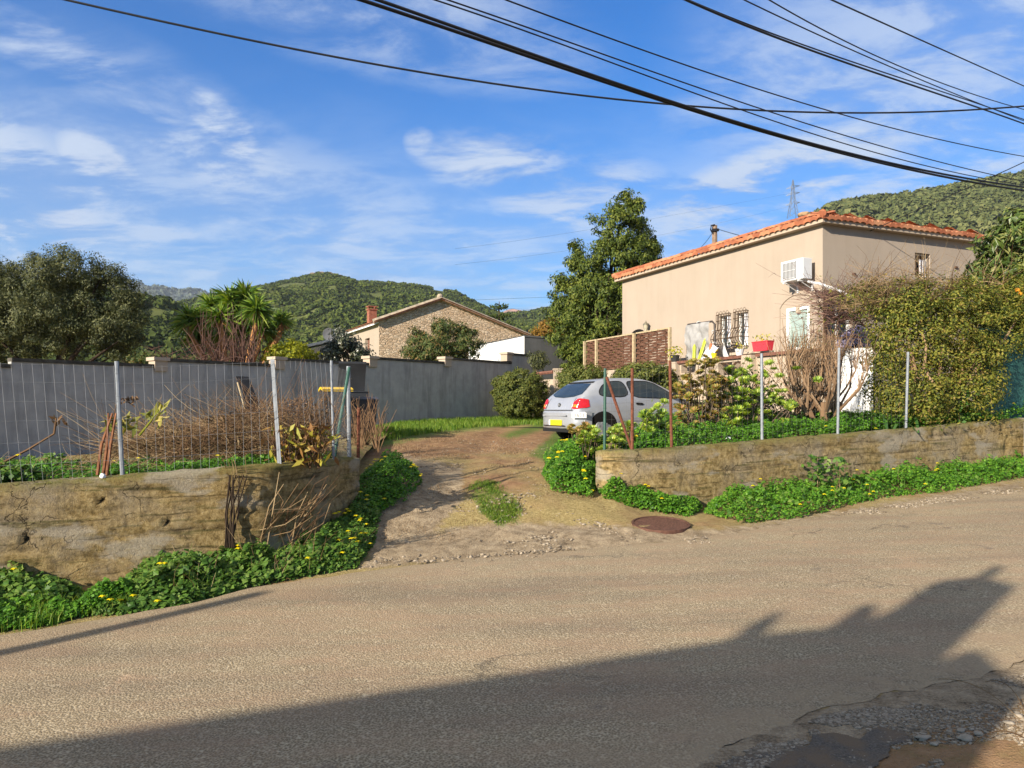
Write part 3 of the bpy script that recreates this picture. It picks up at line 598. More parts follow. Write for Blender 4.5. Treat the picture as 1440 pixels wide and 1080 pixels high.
# woven fence
M['wattle'] = None
def m_wattle():
    q = NT('woven_slats'); f = q.noise(14, 5, .65); g = q.noise(60, 3)
    c = q.ramp(f, [(.3, (.05,.025,.015)), (.5, (.105,.05,.03)), (.72, (.19,.10,.065))])
    return q.done(q.bsdf(c, .8, .2, 0, q.bump(g, .4, .01)))
M['wattle'] = m_wattle(); M['palepost'] = plain('pale_weathered_post', (.42,.33,.20), .85, .15, var=.3, scale=14)
wf = empty('woven_fence', T.O, 'brown woven slat fence panels standing on the terrace wall', 'fence')
for (u0, u1) in ((3.92, 5.66), (5.78, 8.75)):
    m = MB(); n_s = 13; zz = np.linspace(ZT+.06, ZT+1.0, n_s); us = np.linspace(u0, u1, int((u1-u0)/.04))
    for k, z in enumerate(zz):
        ph = 0 if k % 2 else math.pi
        d = .028*np.sin(us/.44*math.pi*2+ph); hz = .034
        fr_ = np.array([[t.p(u, .08+dd-.006, z-hz+.006*math.sin(u*9+k)), t.p(u, .08+dd-.012, z), t.p(u, .08+dd-.006, z+hz+.006*math.sin(u*7+k))] for u, dd in zip(us, d)])
        bk = fr_+t.b*.012; m.grid(fr_); m.grid(bk, flip=True); m.grid(np.stack([fr_[:,2], bk[:,2]], 1)); m.grid(np.stack([bk[:,0], fr_[:,0]], 1))
    for u in np.arange(u0+.22, u1, .44): t.box(m, u-.015, u+.015, .065, .095, ZT, ZT+1.03)
    m.build('woven_panel', M['wattle'], wf)
    m = MB(); t.box(m, u0, u1, .045, .115, ZT+1.035, ZT+1.075); m.build('top_rail', M['palepost'], wf)
for u in (3.86, 5.72, 8.8, 8.0):
    m = MB(); t.box(m, u-.04, u+.04, -.02, .055, ZT-.05 if u < 8.5 else 2.6, ZT+1.06); m.build('post', M['palepost'], wf)
# tarpaulin frame
M['tarp'] = plain('grey_tarpaulin', (.30,.292,.28), .7, .2, var=.22, scale=5, bump=.5, bscale=9); M['dpipe'] = plain('dark_tube', (.05,.04,.035), .5, .4)
ts = empty('tarpaulin_screen', T.O, 'grey crumpled tarpaulin stretched over a dark tube frame', 'screen')
m = MB(); u0, u1, z0, z1 = 2.5, 3.72, ZT+.09, ZT+1.14
m.tube([t.p(u1,.5,z0-.3), t.p(u1,.5,z1-.05), t.p(u1-.06,.5,z1), t.p(u0+.1,.5,z1-.02), t.p(u0,.5,z1-.1), t.p(u0-.02,.5,z0-.3)], .028, 7); m.build('frame', M['dpipe'], ts, smooth=True)
m = MB(); gu = np.linspace(u0+.09, u1-.05, 26); gz = np.linspace(z0-.15, z1-.03, 26)
V = np.array([[t.p(a-.03*math.sin((z-z0)*2.2), .44+.10*fbm(np.array([[a*3.2, z*2.6, 0]]), 3, 5)[0]-.10*math.sin((z-z0)*2.6)*math.sin((a-u0)/(u1-u0)*3.14), z) for z in gz] for a in gu]); m.grid(V); m.build('sheet', M['tarp'], ts, smooth=True)
for (a, z) in ((u1-.55, z1), (u0+.02, z1-.3), (u0, z1-.62), (u0-.01, z1-.9)): MB().tube([t.p(a, .45, z-.05), t.p(a, .42, z), t.p(a-.02, .5, z+.04), t.p(a-.03, .54, z)], .014, 5).build('tie', M['acw'], ts)

# things on the terrace wall
M['cactus'] = plain('yellow_green_cactus', (.42,.47,.06), .5, .3, var=.2, scale=20); M['pot'] = plain('dark_plastic_pot', (.03,.03,.03), .5, .4)
M['red'] = plain('red_plastic', (.62,.045,.06), .4, .4, var=.08); M['terracotta'] = plain('terracotta', (.42,.15,.07), .8, .2); M['yellow'] = leafmat('yellow_petals', [(.75,.50,.01), (.80,.62,.02)], .2)
ca = empty('cactus', T.p(2.95, .16, ZT-.1), 'two bright yellow green cactus columns in a pot before the tarpaulin', 'cactus')
def ribbed(p0, p1, r, mb, ribs=5):
    pts = np.linspace(0, 1, 9)[:,None]; pts = np.array(p0)*(1-pts)+np.array(p1)*pts; seg = ribs*4; V = np.zeros((9, seg+1, 3))
    for i, p in enumerate(pts):
        for j in range(seg+1):
            a = j/seg*6.2832; q = r*(1+.28*math.cos(a*ribs))*(1 if i < 8 else .35)*(1-.1*(i % 3 == 2)); V[i,j] = p+[q*math.cos(a), q*math.sin(a), 0]
    mb.grid(V)
m = MB(); ribbed((0,0,.0), (.02,0,.62), .042, m); m.build('stem', M['cactus'], ca)
m = MB(); ribbed((.08,0,.0), (.34,-.1,.86), .046, m); m.build('stem', M['cactus'], ca)
m = MB(); m.tube([(.05,0,-.06), (.05,0,.10)], [.10,.14], 10); m.build('pot', M['pot'], ca)
def flowerpot(loc, label, flower, potm, sz=1., nl=60, tall=.25):
    e = empty('flower_pot', loc, label, 'flower pot'); m = MB(); m.tube([(0,0,0), (0,0,.16*sz), (0,0,.18*sz)], [.08*sz,.12*sz,.125*sz], 12); m.build('pot', potm, e)
    m = MB(); C = RS.randn(nl, 3)*[.10*sz,.10*sz,.07*sz]+[0,0,.2*sz+tall*.5]; leafquads(m, C, rdir(nl), .07*sz, .045*sz); m.build('foliage', flower, e); return e  # flowers and leaves of the pot, built as one part
M['ygreen'] = leafmat('yellow_green_leaf', [(.10,.16,.02), (.42,.42,.04), (.70,.52,.03)], .3)
flowerpot(T.p(3.62, .02, ZT+.06), 'dark pot of trailing yellow flowers at the end of the woven fence', M['ygreen'], M['pot'], 1.1, 90, .2)
flowerpot(T.p(1.95, .05, ZT+.08), 'small bright yellow pot beside the white sheet on the terrace wall', M['yellow'], plain('yellow_plastic', (.75,.62,.03), .4, .4), .7, 14, .02)
flowerpot(T.p(1.02, .1, ZT+.08), 'white patterned pot with a low cactus under the barred window', M['ygreen'], M['acw'], .95, 26, .08)
rp = empty('planter', T.p(.36, .25, ZT+.16), 'red plastic planter box at the end of the terrace ledge', 'planter'); m = MB(); c, s_ = .27, .10
q = [T.a*x+T.b*y for x, y in ((-c*.9,-s_*.8),(c*.9,-s_*.8),(c*.9,s_*.8),(-c*.9,s_*.8))]; q2 = [T.a*x+T.b*y for x, y in ((-c,-s_),(c,-s_),(c,s_),(-c,s_))]
m.hexa([v+[0,0,0.] for v in q]+[v+[0,0,.2] for v in q2]); q3 = [T.a*x*1.05+T.b*y*1.12 for x, y in ((-c,-s_),(c,-s_),(c,s_),(-c,s_))]; m.hexa([v+[0,0,.201] for v in q2]+[v+[0,0,.235] for v in q3]); m.build('box', M['red'], rp)
m = MB(); nl = 70; leafquads(m, RS.randn(nl, 1)*.16*T.a+RS.randn(nl, 1)*.04*T.b+RS.rand(nl, 1)*[0,0,.2]+[0,0,.2], rdir(nl), .07, .03); m.build('foliage', M['ygreen'], rp)
# ledge with things by the grilles, white sheet, broom
m = MB(); T.box(m, .75, 1.95, .55, .95, ZT+.16, ZT+.23); m.build('plant_shelf', M['cream2'], label='cream stone shelf under the barred windows', cat='shelf')
for x_ in (.8, 1.8): m = MB(); T.box(m, x_, x_+.1, .6, .9, 2.4, ZT+.16); m.build('leg', M['cream2'], bpy.data.objects['plant_shelf'])
m = MB(); k = 14; V = np.zeros((k, k, 3))
for i, a in enumerate(np.linspace(1.95, 2.5, k)):
    for j, s_ in enumerate(np.linspace(0, 1, k)):
        top = ZT+.42+.05*math.sin(a*14); b_ = .3+.35*abs(s_-.5)*(-1 if s_ < .5 else 1)*1.5; V[i,j] = T.p(a+.03*math.sin(s_*9), b_+.02*math.sin(a*25+s_*5), top-.55*abs(s_-.5)**1.3*1.6)
m.grid(V); m.build('white_sheet', M['curtain'], smooth=True, label='white sheet draped over a seat behind the terrace wall', cat='sheet')
m = MB(); m.tube([T.p(2.42,.25,ZT-.2), T.p(2.36,.25,ZT+.25), T.p(2.32,.25,ZT+.5)], [.10,.09,.03], 8); m.build('garden_ornament', M['terracotta'], smooth=True, label='terracotta ornament with a pointed top beside the tarpaulin', cat='ornament')
# white gate + purple cover at the right
gt = empty('garden_gate', (0, 0, 0), 'white sheet metal gate between the bare tree and the hedge', 'gate'); M['gatew'] = plain('white_gate_paint', (.68,.68,.67), .5, .3, var=.05)
ga, gb = P(1178, 0, 17.0), P(1228, 0, 16.4); gd = unit((gb-ga)[:2]); gl = np.linalg.norm((gb-ga)[:2]); gn = np.array([gd[1], -gd[0]])
m = MB(); nb = 5
for k in range(nb):
    c = ga[:2]+gd*gl*(k+.5)/nb; m.box((*c, 2.05), (gl/nb-.006, .03, 1.72), math.atan2(gd[1], gd[0]))
m.build('panel', M['gatew'], gt)
c = ga[:2]+gd*gl*.5-gn*.028
for z_ in (2.75, 1.4): m = MB(); m.box((*c, z_), (gl, .025, .06), math.atan2(gd[1], gd[0])); m.build('rail', M['gatew'], gt)
M['purple'] = plain('faded_purple_canvas', (.30,.27,.40), .7, .2, var=.1, bump=.3, bscale=14)
uc = empty('parasol', P(1208, 484, 17.6), 'folded faded purple parasol leaning behind the white gate', 'parasol'); m = MB(); k = 12; V = np.zeros((k+1, 5, 3))
for i in range(k+1):
    for j, (r, z) in enumerate(((.0, .42), (.16, .36), (.33, .24), (.46, .08), (.52, -.08))):
        a = i/k*6.283; V[i,j] = (r*math.cos(a)*(1+.06*math.cos(a*6)), r*.6*math.sin(a), z+.02*math.cos(a*6))
m.grid(V); m.build('canopy', M['purple'], uc, smooth=False); m = MB(); m.tube([(0,0,-1.4), (0,0,.44)], .02, 6); m.build('pole', M['dpipe'], uc)
m = MB(); m.box(P(1208, 489, 17.5), (.5, .25, .14), .4); m.build('storage_box', plain('navy_plastic', (.02,.025,.06), .5, .4), label='navy plastic box on the ledge under the purple parasol', cat='box')
# ------------------------------------------------------------------ gate pillar and low wall by the round bush
lw = empty('low_wall', (0, 0, 0), 'short cream wall and gate pillar with a brown rail behind the round bush', 'wall')
a, b = P(748, 0, 27.5), P(779, 0, 26.6); m = MB(); d = unit((b-a)[:2]); n_ = np.array([d[1], -d[0]])
m.hexa([(*a[:2], 1.2), (*b[:2], 1.2), (*(b[:2]-n_*.15), 1.2), (*(a[:2]-n_*.15), 1.2), (*a[:2], 2.62), (*b[:2], 2.62), (*(b[:2]-n_*.15), 2.62), (*(a[:2]-n_*.15), 2.62)]); m.build('panel', M['cream2'], lw)
m = MB(); m.box((*P(784.5, 0, 26.4)[:2], 2.05), (.28, .28, 1.75), .1); m.box((*P(784.5, 0, 26.4)[:2], 2.95), (.32, .32, .05), .1); m.build('pillar', M['cream2'], lw)
m = MB(); m.tube([P(752, 526, 27.2), P(778, 523, 26.5)], .06, 6); m.build('rail', M['wood'], lw); m = MB(); m.box((*P(792.5, 0, 26.2)[:2], 2.0), (.16, .16, 1.7), .1); m.build('gate_post', M['wood'], lw)
# ------------------------------------------------------------------ white outbuilding
ob = empty('outbuilding', (0, 0, 0), 'flat roofed building with one white side and one shaded dark grey side', 'building'); K = Fr((.54, 34), (-.40, .916), (.95, .30))
m = MB(); m.add([K.p(0,0,1), K.p(7,0,1), K.p(7,0,4.8), K.p(0,0,4.8)], [[0,1,2,3]]); m.build('white_wall', M['white'], ob)
m = MB(); m.add([K.p(0,0,1), K.p(0,6,1), K.p(0,6,4.55), K.p(0,0,4.75)], [[0,1,2,3]]); m.add([K.p(7,0,1), K.p(7,6,1), K.p(7,6,4.5), K.p(7,0,4.8)], [[0,1,2,3]]); m.add([K.p(0,6,1), K.p(7,6,1), K.p(7,6,4.5), K.p(0,6,4.5)], [[0,1,2,3]]); m.build('dark_wall', M['darkconc'], ob)
m = MB(); m.hexa([K.p(-.04,.0,4.76), K.p(7,.0,4.8), K.p(7,6,4.56), K.p(-.04,6,4.56), K.p(-.04,.0,4.84), K.p(7,.0,4.88), K.p(7,6,4.63), K.p(-.04,6,4.63)]); m.build('roof_slab', M['darkconc'], ob)
# ------------------------------------------------------------------ stone house
sh = empty('stone_house', (0, 0, 0), 'stone gabled house with a red chimney beyond the grey wall', 'house')
A = P(533, 0, 45); B = P(738, 0, 48.5); gz = lambda px, py, s: None
A2, B2 = A[:2], B[:2]; dv = np.array([-.45, .89])*11; s_ap = .40; AP = A2+(B2-A2)*s_ap; zl, zrr, za = 6.70, 6.2, 8.1
def q3(p, z): return np.array([p[0], p[1], z])
m = MB(); gu = [(0, zl), (s_ap, za), (1, zrr)]
wu0, wu1, wz0, wz1 = .378, .425, 5.95, 6.75
m.add([q3(A2,1), q3(A2+(B2-A2)*wu0,1), q3(A2+(B2-A2)*wu0, zl+(za-zl)*wu0/s_ap), q3(A2, zl)], [[0,1,2,3]])
m.add([q3(A2+(B2-A2)*wu0,wz1), q3(A2+(B2-A2)*wu1,wz1), q3(A2+(B2-A2)*wu1, za-(za-zrr)*(wu1-s_ap)/(1-s_ap)), q3(AP, za), q3(A2+(B2-A2)*wu0, zl+(za-zl)*wu0/s_ap)], [[0,1,2,3,4]])
m.add([q3(A2+(B2-A2)*wu0,1), q3(A2+(B2-A2)*wu1,1), q3(A2+(B2-A2)*wu1,wz0), q3(A2+(B2-A2)*wu0,wz0)], [[0,1,2,3]])
m.add([q3(A2+(B2-A2)*wu1,1), q3(B2,1), q3(B2,zrr), q3(A2+(B2-A2)*wu1, za-(za-zrr)*(wu1-s_ap)/(1-s_ap))], [[0,1,2,3]])
m.build('gable_wall', M['stone'], sh)
gn_ = unit(np.array([(B2-A2)[1], -(B2-A2)[0]])); m = MB(); i0 = A2+(B2-A2)*(wu0-.003)-gn_*.3; i1 = A2+(B2-A2)*(wu1+.003)-gn_*.3
m.add([q3(i0,wz0-.05), q3(i1,wz0-.05), q3(i1,wz1+.05), q3(i0,wz1+.05)], [[0,1,2,3]]); m.build('window', M['black'], sh)
m = MB(); Lh = np.linalg.norm(dv); sd = dv/Lh
holewall(m, lambda u, z, d: q3(A2+sd*u+unit(B2-A2)*d, z), 0, Lh, 1, zl-.1, [(1.9, 2.9, 4.6, 5.9)], .2); m.build('side_wall', M['cream'], sh)
m = MB(); m.add([q3(A2+sd*1.9+unit(B2-A2)*.18, 4.6), q3(A2+sd*2.9+unit(B2-A2)*.18, 4.6), q3(A2+sd*2.9+unit(B2-A2)*.18, 5.9), q3(A2+sd*1.9+unit(B2-A2)*.18, 5.9)], [[0,1,2,3]]); m.build('shuttered_window', M['wood'], sh)
M['lichen'] = m_tile('lichen_covered_tile', .75); M['rake'] = plain('lichened_verge_tiles', (.36,.30,.22), .9, .1, var=.35, scale=5, bump=.5, bscale=12)
def slope(mb, p0, p1, vec, zz0, zz1, ns, over):
    # corrugated slope from eave p0 to ridge p1, swept along vec
    n = int(np.linalg.norm(vec)/.06); e = -unit(p1-p0)*over; us = np.linspace(-.03, 1, n); tt = np.array([0, 1]); ez = (zz0-zz1)*over/np.linalg.norm(p1-p0)
    V = np.zeros((n, 2, 3))
    for i, u in enumerate(us):
        z = .05*abs(math.sin(u*np.linalg.norm(vec)/.24*math.pi))
        V[i,0] = q3(p0+e+vec*u, zz0+ez+.08+z); V[i,1] = q3(p1+vec*u, zz1+.08+z)
    mb.grid(V); mb.grid(V-[0,0,.1])
m = MB(); slope(m, A2, AP, dv, zl, za, 1, .35); slope(m, B2, AP, dv, zrr, za, 1, .3); rfo = m.build('roof', M['lichen'], sh)
m = MB()
for p, q in (((A2, zl), (AP, za)), ((B2, zrr), (AP, za))):
    e = -unit(q[0]-p[0])*.35; ez = (p[1]-q[1])*.35/np.linalg.norm(q[0]-p[0]); a0 = q3(p[0]+e, p[1]+ez+.10); a1 = q3(q[0], q[1]+.10); k = 16
    for i in range(k): m.tube([a0+(a1-a0)*i/k+q3(gn_*.08, .0), a0+(a1-a0)*(i+1.1)/k+q3(gn_*.08, .03)], [.14,.12], 7)
m.ico(q3(AP, za+.22), .2, 2, .2); m.build('verge_tiles', M['rake'], sh)
m = MB(); e = A2-unit(B2-A2)*.3; m.hexa([q3(e,zl-.22), q3(e+dv,zl-.22), q3(e+dv+unit(B2-A2)*.3,zl-.1), q3(e+unit(B2-A2)*.3,zl-.1), q3(e,zl-.08), q3(e+dv,zl-.08), q3(e+dv+unit(B2-A2)*.3,zl-.02), q3(e+unit(B2-A2)*.3,zl-.02)]); m.build('eave_board', M['white'], sh)
M['brick'] = plain('red_chimney_brick', (.27,.11,.07), .9, .1, var=.3, scale=10, bump=.5)
cp = A2+(B2-A2)*.10+dv*.42; ch = MB(); ch.box(q3(cp, 7.3), (.5, .45, 1.2), .5); ch.box(q3(cp, 7.94), (.6, .55, .08), .5); c_ = ch.build('chimney', M['brick'], rfo)
m = MB(); m.box(q3(cp, 8.13), (.62, .56, .05), .5)
for sx_ in (-1, 1):
    for sy_ in (-1, 1): m.box(q3(cp+[sx_*.2, sy_*.17], 8.04), (.08, .08, .13), .5)
m.build('chimney_cap', M['brick'], c_)
# small shed roof and dish left of the stone house
shd = empty('shed', (0, 0, 0), 'small shed with a pale sheet roof behind the dark leafy tree', 'shed'); m = MB(); a, b = P(432, 0, 34), P(476, 0, 36)
m.hexa([q3(a[:2], 1), q3(b[:2], 1), q3(b[:2]+[-1,2], 1), q3(a[:2]+[-1,2], 1), q3(a[:2], 4.2), q3(b[:2], 4.75), q3(b[:2]+[-1,2], 4.75), q3(a[:2]+[-1,2], 4.2)]); m.build('wall', M['cream'], shd)
m = MB(); m.hexa([q3(a[:2]+[-.2,-.2], 4.25), q3(b[:2]+[.2,-.2], 4.82), q3(b[:2]+[-.9,2.2], 4.82), q3(a[:2]+[-1.2,2.2], 4.25), q3(a[:2]+[-.2,-.2], 4.37), q3(b[:2]+[.2,-.2], 4.94), q3(b[:2]+[-.9,2.2], 4.94), q3(a[:2]+[-1.2,2.2], 4.37)]); m.build('roof', plain('pale_roof_sheet', (.5,.48,.44), .7, .2, var=.2), shd)
sd_ = empty('satellite_dish', P(463, 480, 33.5), 'small grey satellite dish above the shed roof', 'satellite dish'); m = MB(); k = 16; V = np.zeros((k+1, 4, 3))
for i in range(k+1):
    for j, r in enumerate((.02, .13, .22, .28)): a = i/k*6.283; V[i,j] = (r*math.cos(a), -.3*r*r*2-.2*r*math.sin(a), r*math.sin(a)+.3)
m.grid(V); m.grid(V+[0,.02,0], flip=True); m.build('dish', plain('grey_dish', (.13,.135,.145), .5, .3), sd_, smooth=True); m = MB(); m.tube([(0,0,-.9), (0,.05,0), (0,.03,.3)], .03, 6); m.tube([(0,0,.0), (.05,-.4,.12)], .015, 5); m.build('mast', M['dpipe'], sd_)
# ------------------------------------------------------------------ house across the road (it throws the big shadow)
pc = np.array([-1., -2.5]); pd_ = unit(np.array([.94, .34])); pn = np.array([-pd_[1], pd_[0]])
shpx = [(-140,1072),(0,1050),(360,998),(720,946),(995,904),(1062,893),(1088,862),(1096,857),(1101,860),(1078,891),(1171,882),(1185,880),(1212,852),(1226,848),(1236,858),(1228,871),(1269,853),(1292,834),(1320,818),(1367,812),(1382,811),(1390,800),(1408,794),(1413,799),(1399,808),(1392,814),(1433,826)]
def back(px, py):
    q = G(px, py); s = ((q-pc)@pn)/(-(SUN[:2]/np.linalg.norm(SUN[:2]))@pn); p = q+SUN[:2]/np.linalg.norm(SUN[:2])*s; return ((p-pc)@pd_, zr(*q)+s*math.tan(EL))
prof = [back(*p) for p in shpx]; u_r = prof[-1][0]; prof = [(prof[0][0]-9, -.8), (prof[0][0]-9, prof[0][1]-.5)]+prof+[(u_r, back(1345, 926)[1]), back(1362, 915), back(1384, 917), back(1412, 946), back(1455, 962), (back(1455, 962)[0], -.8)]  # outline traced from the shadow edge; bumps and low end stand in for plants
nh = empty('house_across_the_road', (0, 0, 0), 'plain rendered house standing behind the viewer across the road', 'house')
m = MB(); m.prism(prof, q3(pc, 0), q3(pd_, 0), (0, 0, 1), q3(SUN[:2]/np.linalg.norm(SUN[:2])*.6, 0)); m.build('front_wall', M['cream'], nh)
m = MB(); x0, x1 = prof[0][0]+.5, u_r-.6; sh_ = SUN[:2]/np.linalg.norm(SUN[:2]); m.prism([(x0, -.8), (x1, -.8), (x1, 5.2), (x0, 5.2)], q3(pc+sh_*.61, 0), q3(pd_, 0), (0, 0, 1), q3(sh_*7, 0)); m.build('body', M['cream'], nh)
# ------------------------------------------------------------------ vegetation materials
LM = {}
LM['olive'] = leafmat('olive_leaves', [(.020,.028,.010), (.052,.064,.022), (.10,.11,.04), (.19,.19,.075)], .2, nscale=.9)
LM['bay'] = leafmat('bay_leaves', [(.020,.036,.008), (.05,.08,.012), (.11,.145,.02), (.22,.24,.04)], .25, nscale=.7)
LM['box'] = leafmat('clipped_leaves', [(.035,.05,.010), (.075,.10,.018), (.13,.15,.03), (.20,.19,.04)], .2, nscale=1.5)
LM['hedge'] = leafmat('hedge_leaves', [(.022,.038,.008), (.07,.095,.015), (.155,.18,.025), (.28,.26,.04), (.27,.17,.06)], .3, nscale=.6)
LM['loquat'] = leafmat('loquat_leaves', [(.03,.055,.012), (.07,.115,.022), (.13,.18,.04), (.26,.24,.08)], .2, .4, .4)
LM['lime'] = leafmat('lime_leaves', [(.10,.13,.010), (.22,.24,.014), (.38,.36,.02)], .35)
LM['dark'] = leafmat('dark_glossy_leaves', [(.012,.020,.010), (.028,.040,.018), (.06,.07,.035), (.20,.20,.13)], .1, .35, .5)
LM['autumn'] = leafmat('autumn_leaves', [(.10,.07,.012), (.24,.14,.02), (.34,.17,.03)], .3)
LM['oleander'] = leafmat('oleander_leaves', [(.022,.040,.012), (.055,.085,.022), (.10,.13,.032), (.24,.13,.05)], .2, nscale=.8)
LM['yucca'] = leafmat('yucca_leaves', [(.025,.06,.010), (.07,.14,.016), (.15,.24,.025), (.28,.33,.05)], .2, .4, .4)
LM['oxalis'] = leafmat('oxalis_leaves', [(.022,.075,.008), (.055,.16,.012), (.10,.25,.018), (.18,.33,.03)], .3, .5, nscale=2.)
LM['weed'] = leafmat('weed_leaves', [(.025,.07,.012), (.06,.14,.02), (.11,.21,.03), (.20,.27,.06)], .3, .5, nscale=2.)
LM['grass'] = leafmat('grass_blades', [(.035,.09,.010), (.085,.18,.016), (.16,.26,.028), (.28,.32,.06)], .35, .5)
LM['aeonium'] = leafmat('succulent_leaves', [(.07,.14,.015), (.17,.28,.025), (.30,.40,.04), (.42,.44,.06)], .25, .4, .4)
LM['aeored'] = leafmat('reddish_succulent_leaves', [(.10,.13,.02), (.22,.22,.03), (.34,.24,.06), (.42,.19,.09)], .25, .45)
LM['strap'] = leafmat('strap_leaves', [(.015,.045,.012), (.03,.085,.018), (.06,.14,.03)], .2, .35, .5)
LM['dry'] = leafmat('dry_stems', [(.06,.035,.02), (.14,.085,.045), (.25,.17,.09), (.40,.30,.17)], .05, .9, .1)
LM['rust'] = leafmat('rusty_dead_leaves', [(.075,.045,.026), (.15,.088,.048), (.25,.155,.085)], .1, .9, .1)
LM['twig'] = leafmat('purplish_bare_twigs', [(.07,.04,.032), (.14,.08,.062), (.22,.13,.10)], .0, .9, .1)
LM['pollard'] = leafmat('tan_bare_branches', [(.10,.06,.035), (.22,.14,.08), (.34,.23,.14)], .0, .9, .1)
LM['bark'] = plain('grey_brown_bark', (.13,.095,.065), .95, .1, var=.4, scale=9, bump=.6); LM['darkbark'] = plain('dark_bark', (.045,.032,.022), .95, .1, var=.4, scale=9, bump=.6)
LM['shag'] = plain('shaggy_dead_leaf_trunk', (.34,.17,.07), .95, .1, var=.45, scale=14, bump=.8); LM['flower'] = leafmat('yellow_oxalis_petals', [(.70,.55,.005), (.85,.70,.01)], .3)
# ------------------------------------------------------------------ trees and shrubs
def E(px, py, d, rx, ry, rd=None): s = d/F; return (P(px, py, d), np.array([rx*s, (rd or rx)*s, ry*s]))
def tree(name, ells, base, nclump, per, rc, L, W, leaf, bark, label, r0=.16, ntip=9, cat='tree', shell=.72, seed=0, group=None, trunk='trunk', axis_up=None):
    e = empty(name, base, label, cat, group); base = np.asarray(base); m = MB(); ls = [(c-base, r) for c, r in ells]
    tips = []
    for _ in range(ntip): c, r = ls[RS.randint(len(ls))]; tips.append(c+rdir(1)[0]*r*np.array([.7, .7, .6]))
    if ntip: limbs(m, (0, 0, -.1), tips, r0); m.build(trunk, bark, e, smooth=True)
    p, n = crown_pts(ls, nclump, per, rc, shell, seed=seed); k = len(p); ax = None
    if axis_up is not None: ax = rdir(k)+n*axis_up[0]+np.array([0, 0, axis_up[1]])
    m = MB(); leafquads(m, p, n+.55*rdir(k), L*(.7+.6*RS.rand(k)), W*(.7+.6*RS.rand(k)), ax, fold=.12); m.build('crown' if cat == 'tree' else 'foliage', leaf, e); return e
tree('olive_tree', [E(75,425,21.5,105,72,75), E(45,465,21.5,125,55,75), E(150,425,21.5,48,52), E(160,470,21.5,42,45), E(-30,440,21.5,80,85), E(95,385,21.5,62,38), E(185,440,21.5,22,48)],
     P(70,560,21.5), 850, 120, .27, .085, .028, LM['olive'], LM['darkbark'], 'big grey green olive tree at the left behind the grey wall', .11, 10, shell=.62, axis_up=(.5, .9))
tree('bay_tree', [E(850,440,33,72,62), E(862,385,33,58,52), E(868,335,33,42,48), E(880,300,33,20,30), E(866,297,33,9,24), E(896,305,33,10,28), E(800,455,33,28,45), E(822,400,33,34,50), E(905,360,33,24,32), E(790,400,33,10,22), E(838,500,33,60,26), E(808,362,33,9,26), E(918,350,33,9,18)],
     P(850,560,33), 680, 95, .34, .15, .06, LM['bay'], LM['darkbark'], 'tall dark evergreen tree beside the end of the cream house', .22, 14, shell=.66, axis_up=(.4, .9))
tree('autumn_shrub', [E(772,466,39,22,17), E(762,474,39,16,12)], P(770,510,39), 60, 55, .3, .13, .06, LM['autumn'], LM['darkbark'], 'orange brown shrub at the left foot of the tall evergreen tree', .06, 4, 'shrub')
tree('oleander_bush', [E(618,485,33,52,33), E(600,495,33,40,22), E(650,488,33,30,28), E(590,480,33,14,18), E(622,462,33,14,18)], P(618,540,33), 150, 75, .3, .20, .045, LM['oleander'], LM['darkbark'], 'large oleander bush in front of the stone gable wall', .08, 7, 'shrub', axis_up=(.6, .9))
tree('clipped_bush', [E(732,550,25.5,37,30), E(730,554,25.5,35,27), E(732,566,25.5,36,15), E(732,574,25.5,33,12)], P(732,582,25.5), 620, 75, .13, .06, .036, LM['box'], LM['darkbark'], 'round clipped bush standing at the end of the grey wall', .05, 5, 'shrub', .93)
tree('olive_bush', [E(757,508,27.6,15,14)], P(757,540,27.6), 26, 40, .2, .17, .03, LM['olive'], LM['bark'], 'small grey leaved bush above the round clipped bush', .04, 4, 'shrub', .5, axis_up=(.6, 1.2))
tree('hedge_mound', [E(820,534,22.5,32,20), E(810,540,22.5,28,20)], P(820,585,22.5), 280, 70, .16, .06, .035, LM['box'], LM['darkbark'], 'clipped yellow green mound behind the rear window of the car', .05, 4, 'hedge', .92)
tree('hedge_mound', [E(906,530,20.5,38,18), E(890,540,20.5,30,20), E(930,540,20.5,26,16)], P(906,580,20.5), 320, 70, .16, .075, .045, LM['box'], LM['darkbark'], 'clipped green mound behind the car roof below the woven fence', .05, 4, 'hedge', .92)
tree('lime_shrub', [E(408,500,22.5,32,22), E(385,500,22.5,14,16), E(430,505,22.5,18,18)], P(405,545,22.5), 70, 55, .2, .10, .06, LM['lime'], LM['darkbark'], 'bright yellow green shrub behind the grey wall right of the yucca', .05, 4, 'shrub')
tree('glossy_shrub', [E(486,485,25,24,22), E(470,500,25,22,16), E(505,500,25,14,14), E(478,466,25,8,10)], P(488,560,25), 80, 40, .22, .12, .06, LM['dark'], LM['darkbark'], 'dark glossy leaved shrub before the shed left of the stone house', .06, 5, 'shrub', .6)
tree('lime_shrub', [E(505,508,26.5,16,12), E(528,510,27,10,8)], P(508,540,26.5), 26, 50, .2, .12, .04, LM['box'], LM['darkbark'], 'low green shrub peeping over the grey wall below the cream side wall', .04, 3, 'shrub')
tree('wall_shrub', [E(205,508,20.6,34,9), E(178,506,20.6,14,7)], P(200,535,20.6), 30, 45, .16, .08, .035, LM['oleander'], LM['darkbark'], 'low dark shrub topping the grey wall between olive tree and yucca', .04, 3, 'shrub')
tree('loquat_tree', [E(1420,368,16.2,54,48), E(1435,325,16.2,30,32), E(1385,392,16.2,24,18), E(1460,400,16.2,70,50), E(1400,340,16.2,18,14), E(1380,372,16.2,18,14)], P(1440,560,16.2), 190, 26, .2, .21, .062, LM['loquat'], LM['darkbark'], 'loquat tree with long leaves at the right edge beyond the hedge', .1, 6, axis_up=(1.2, .3))
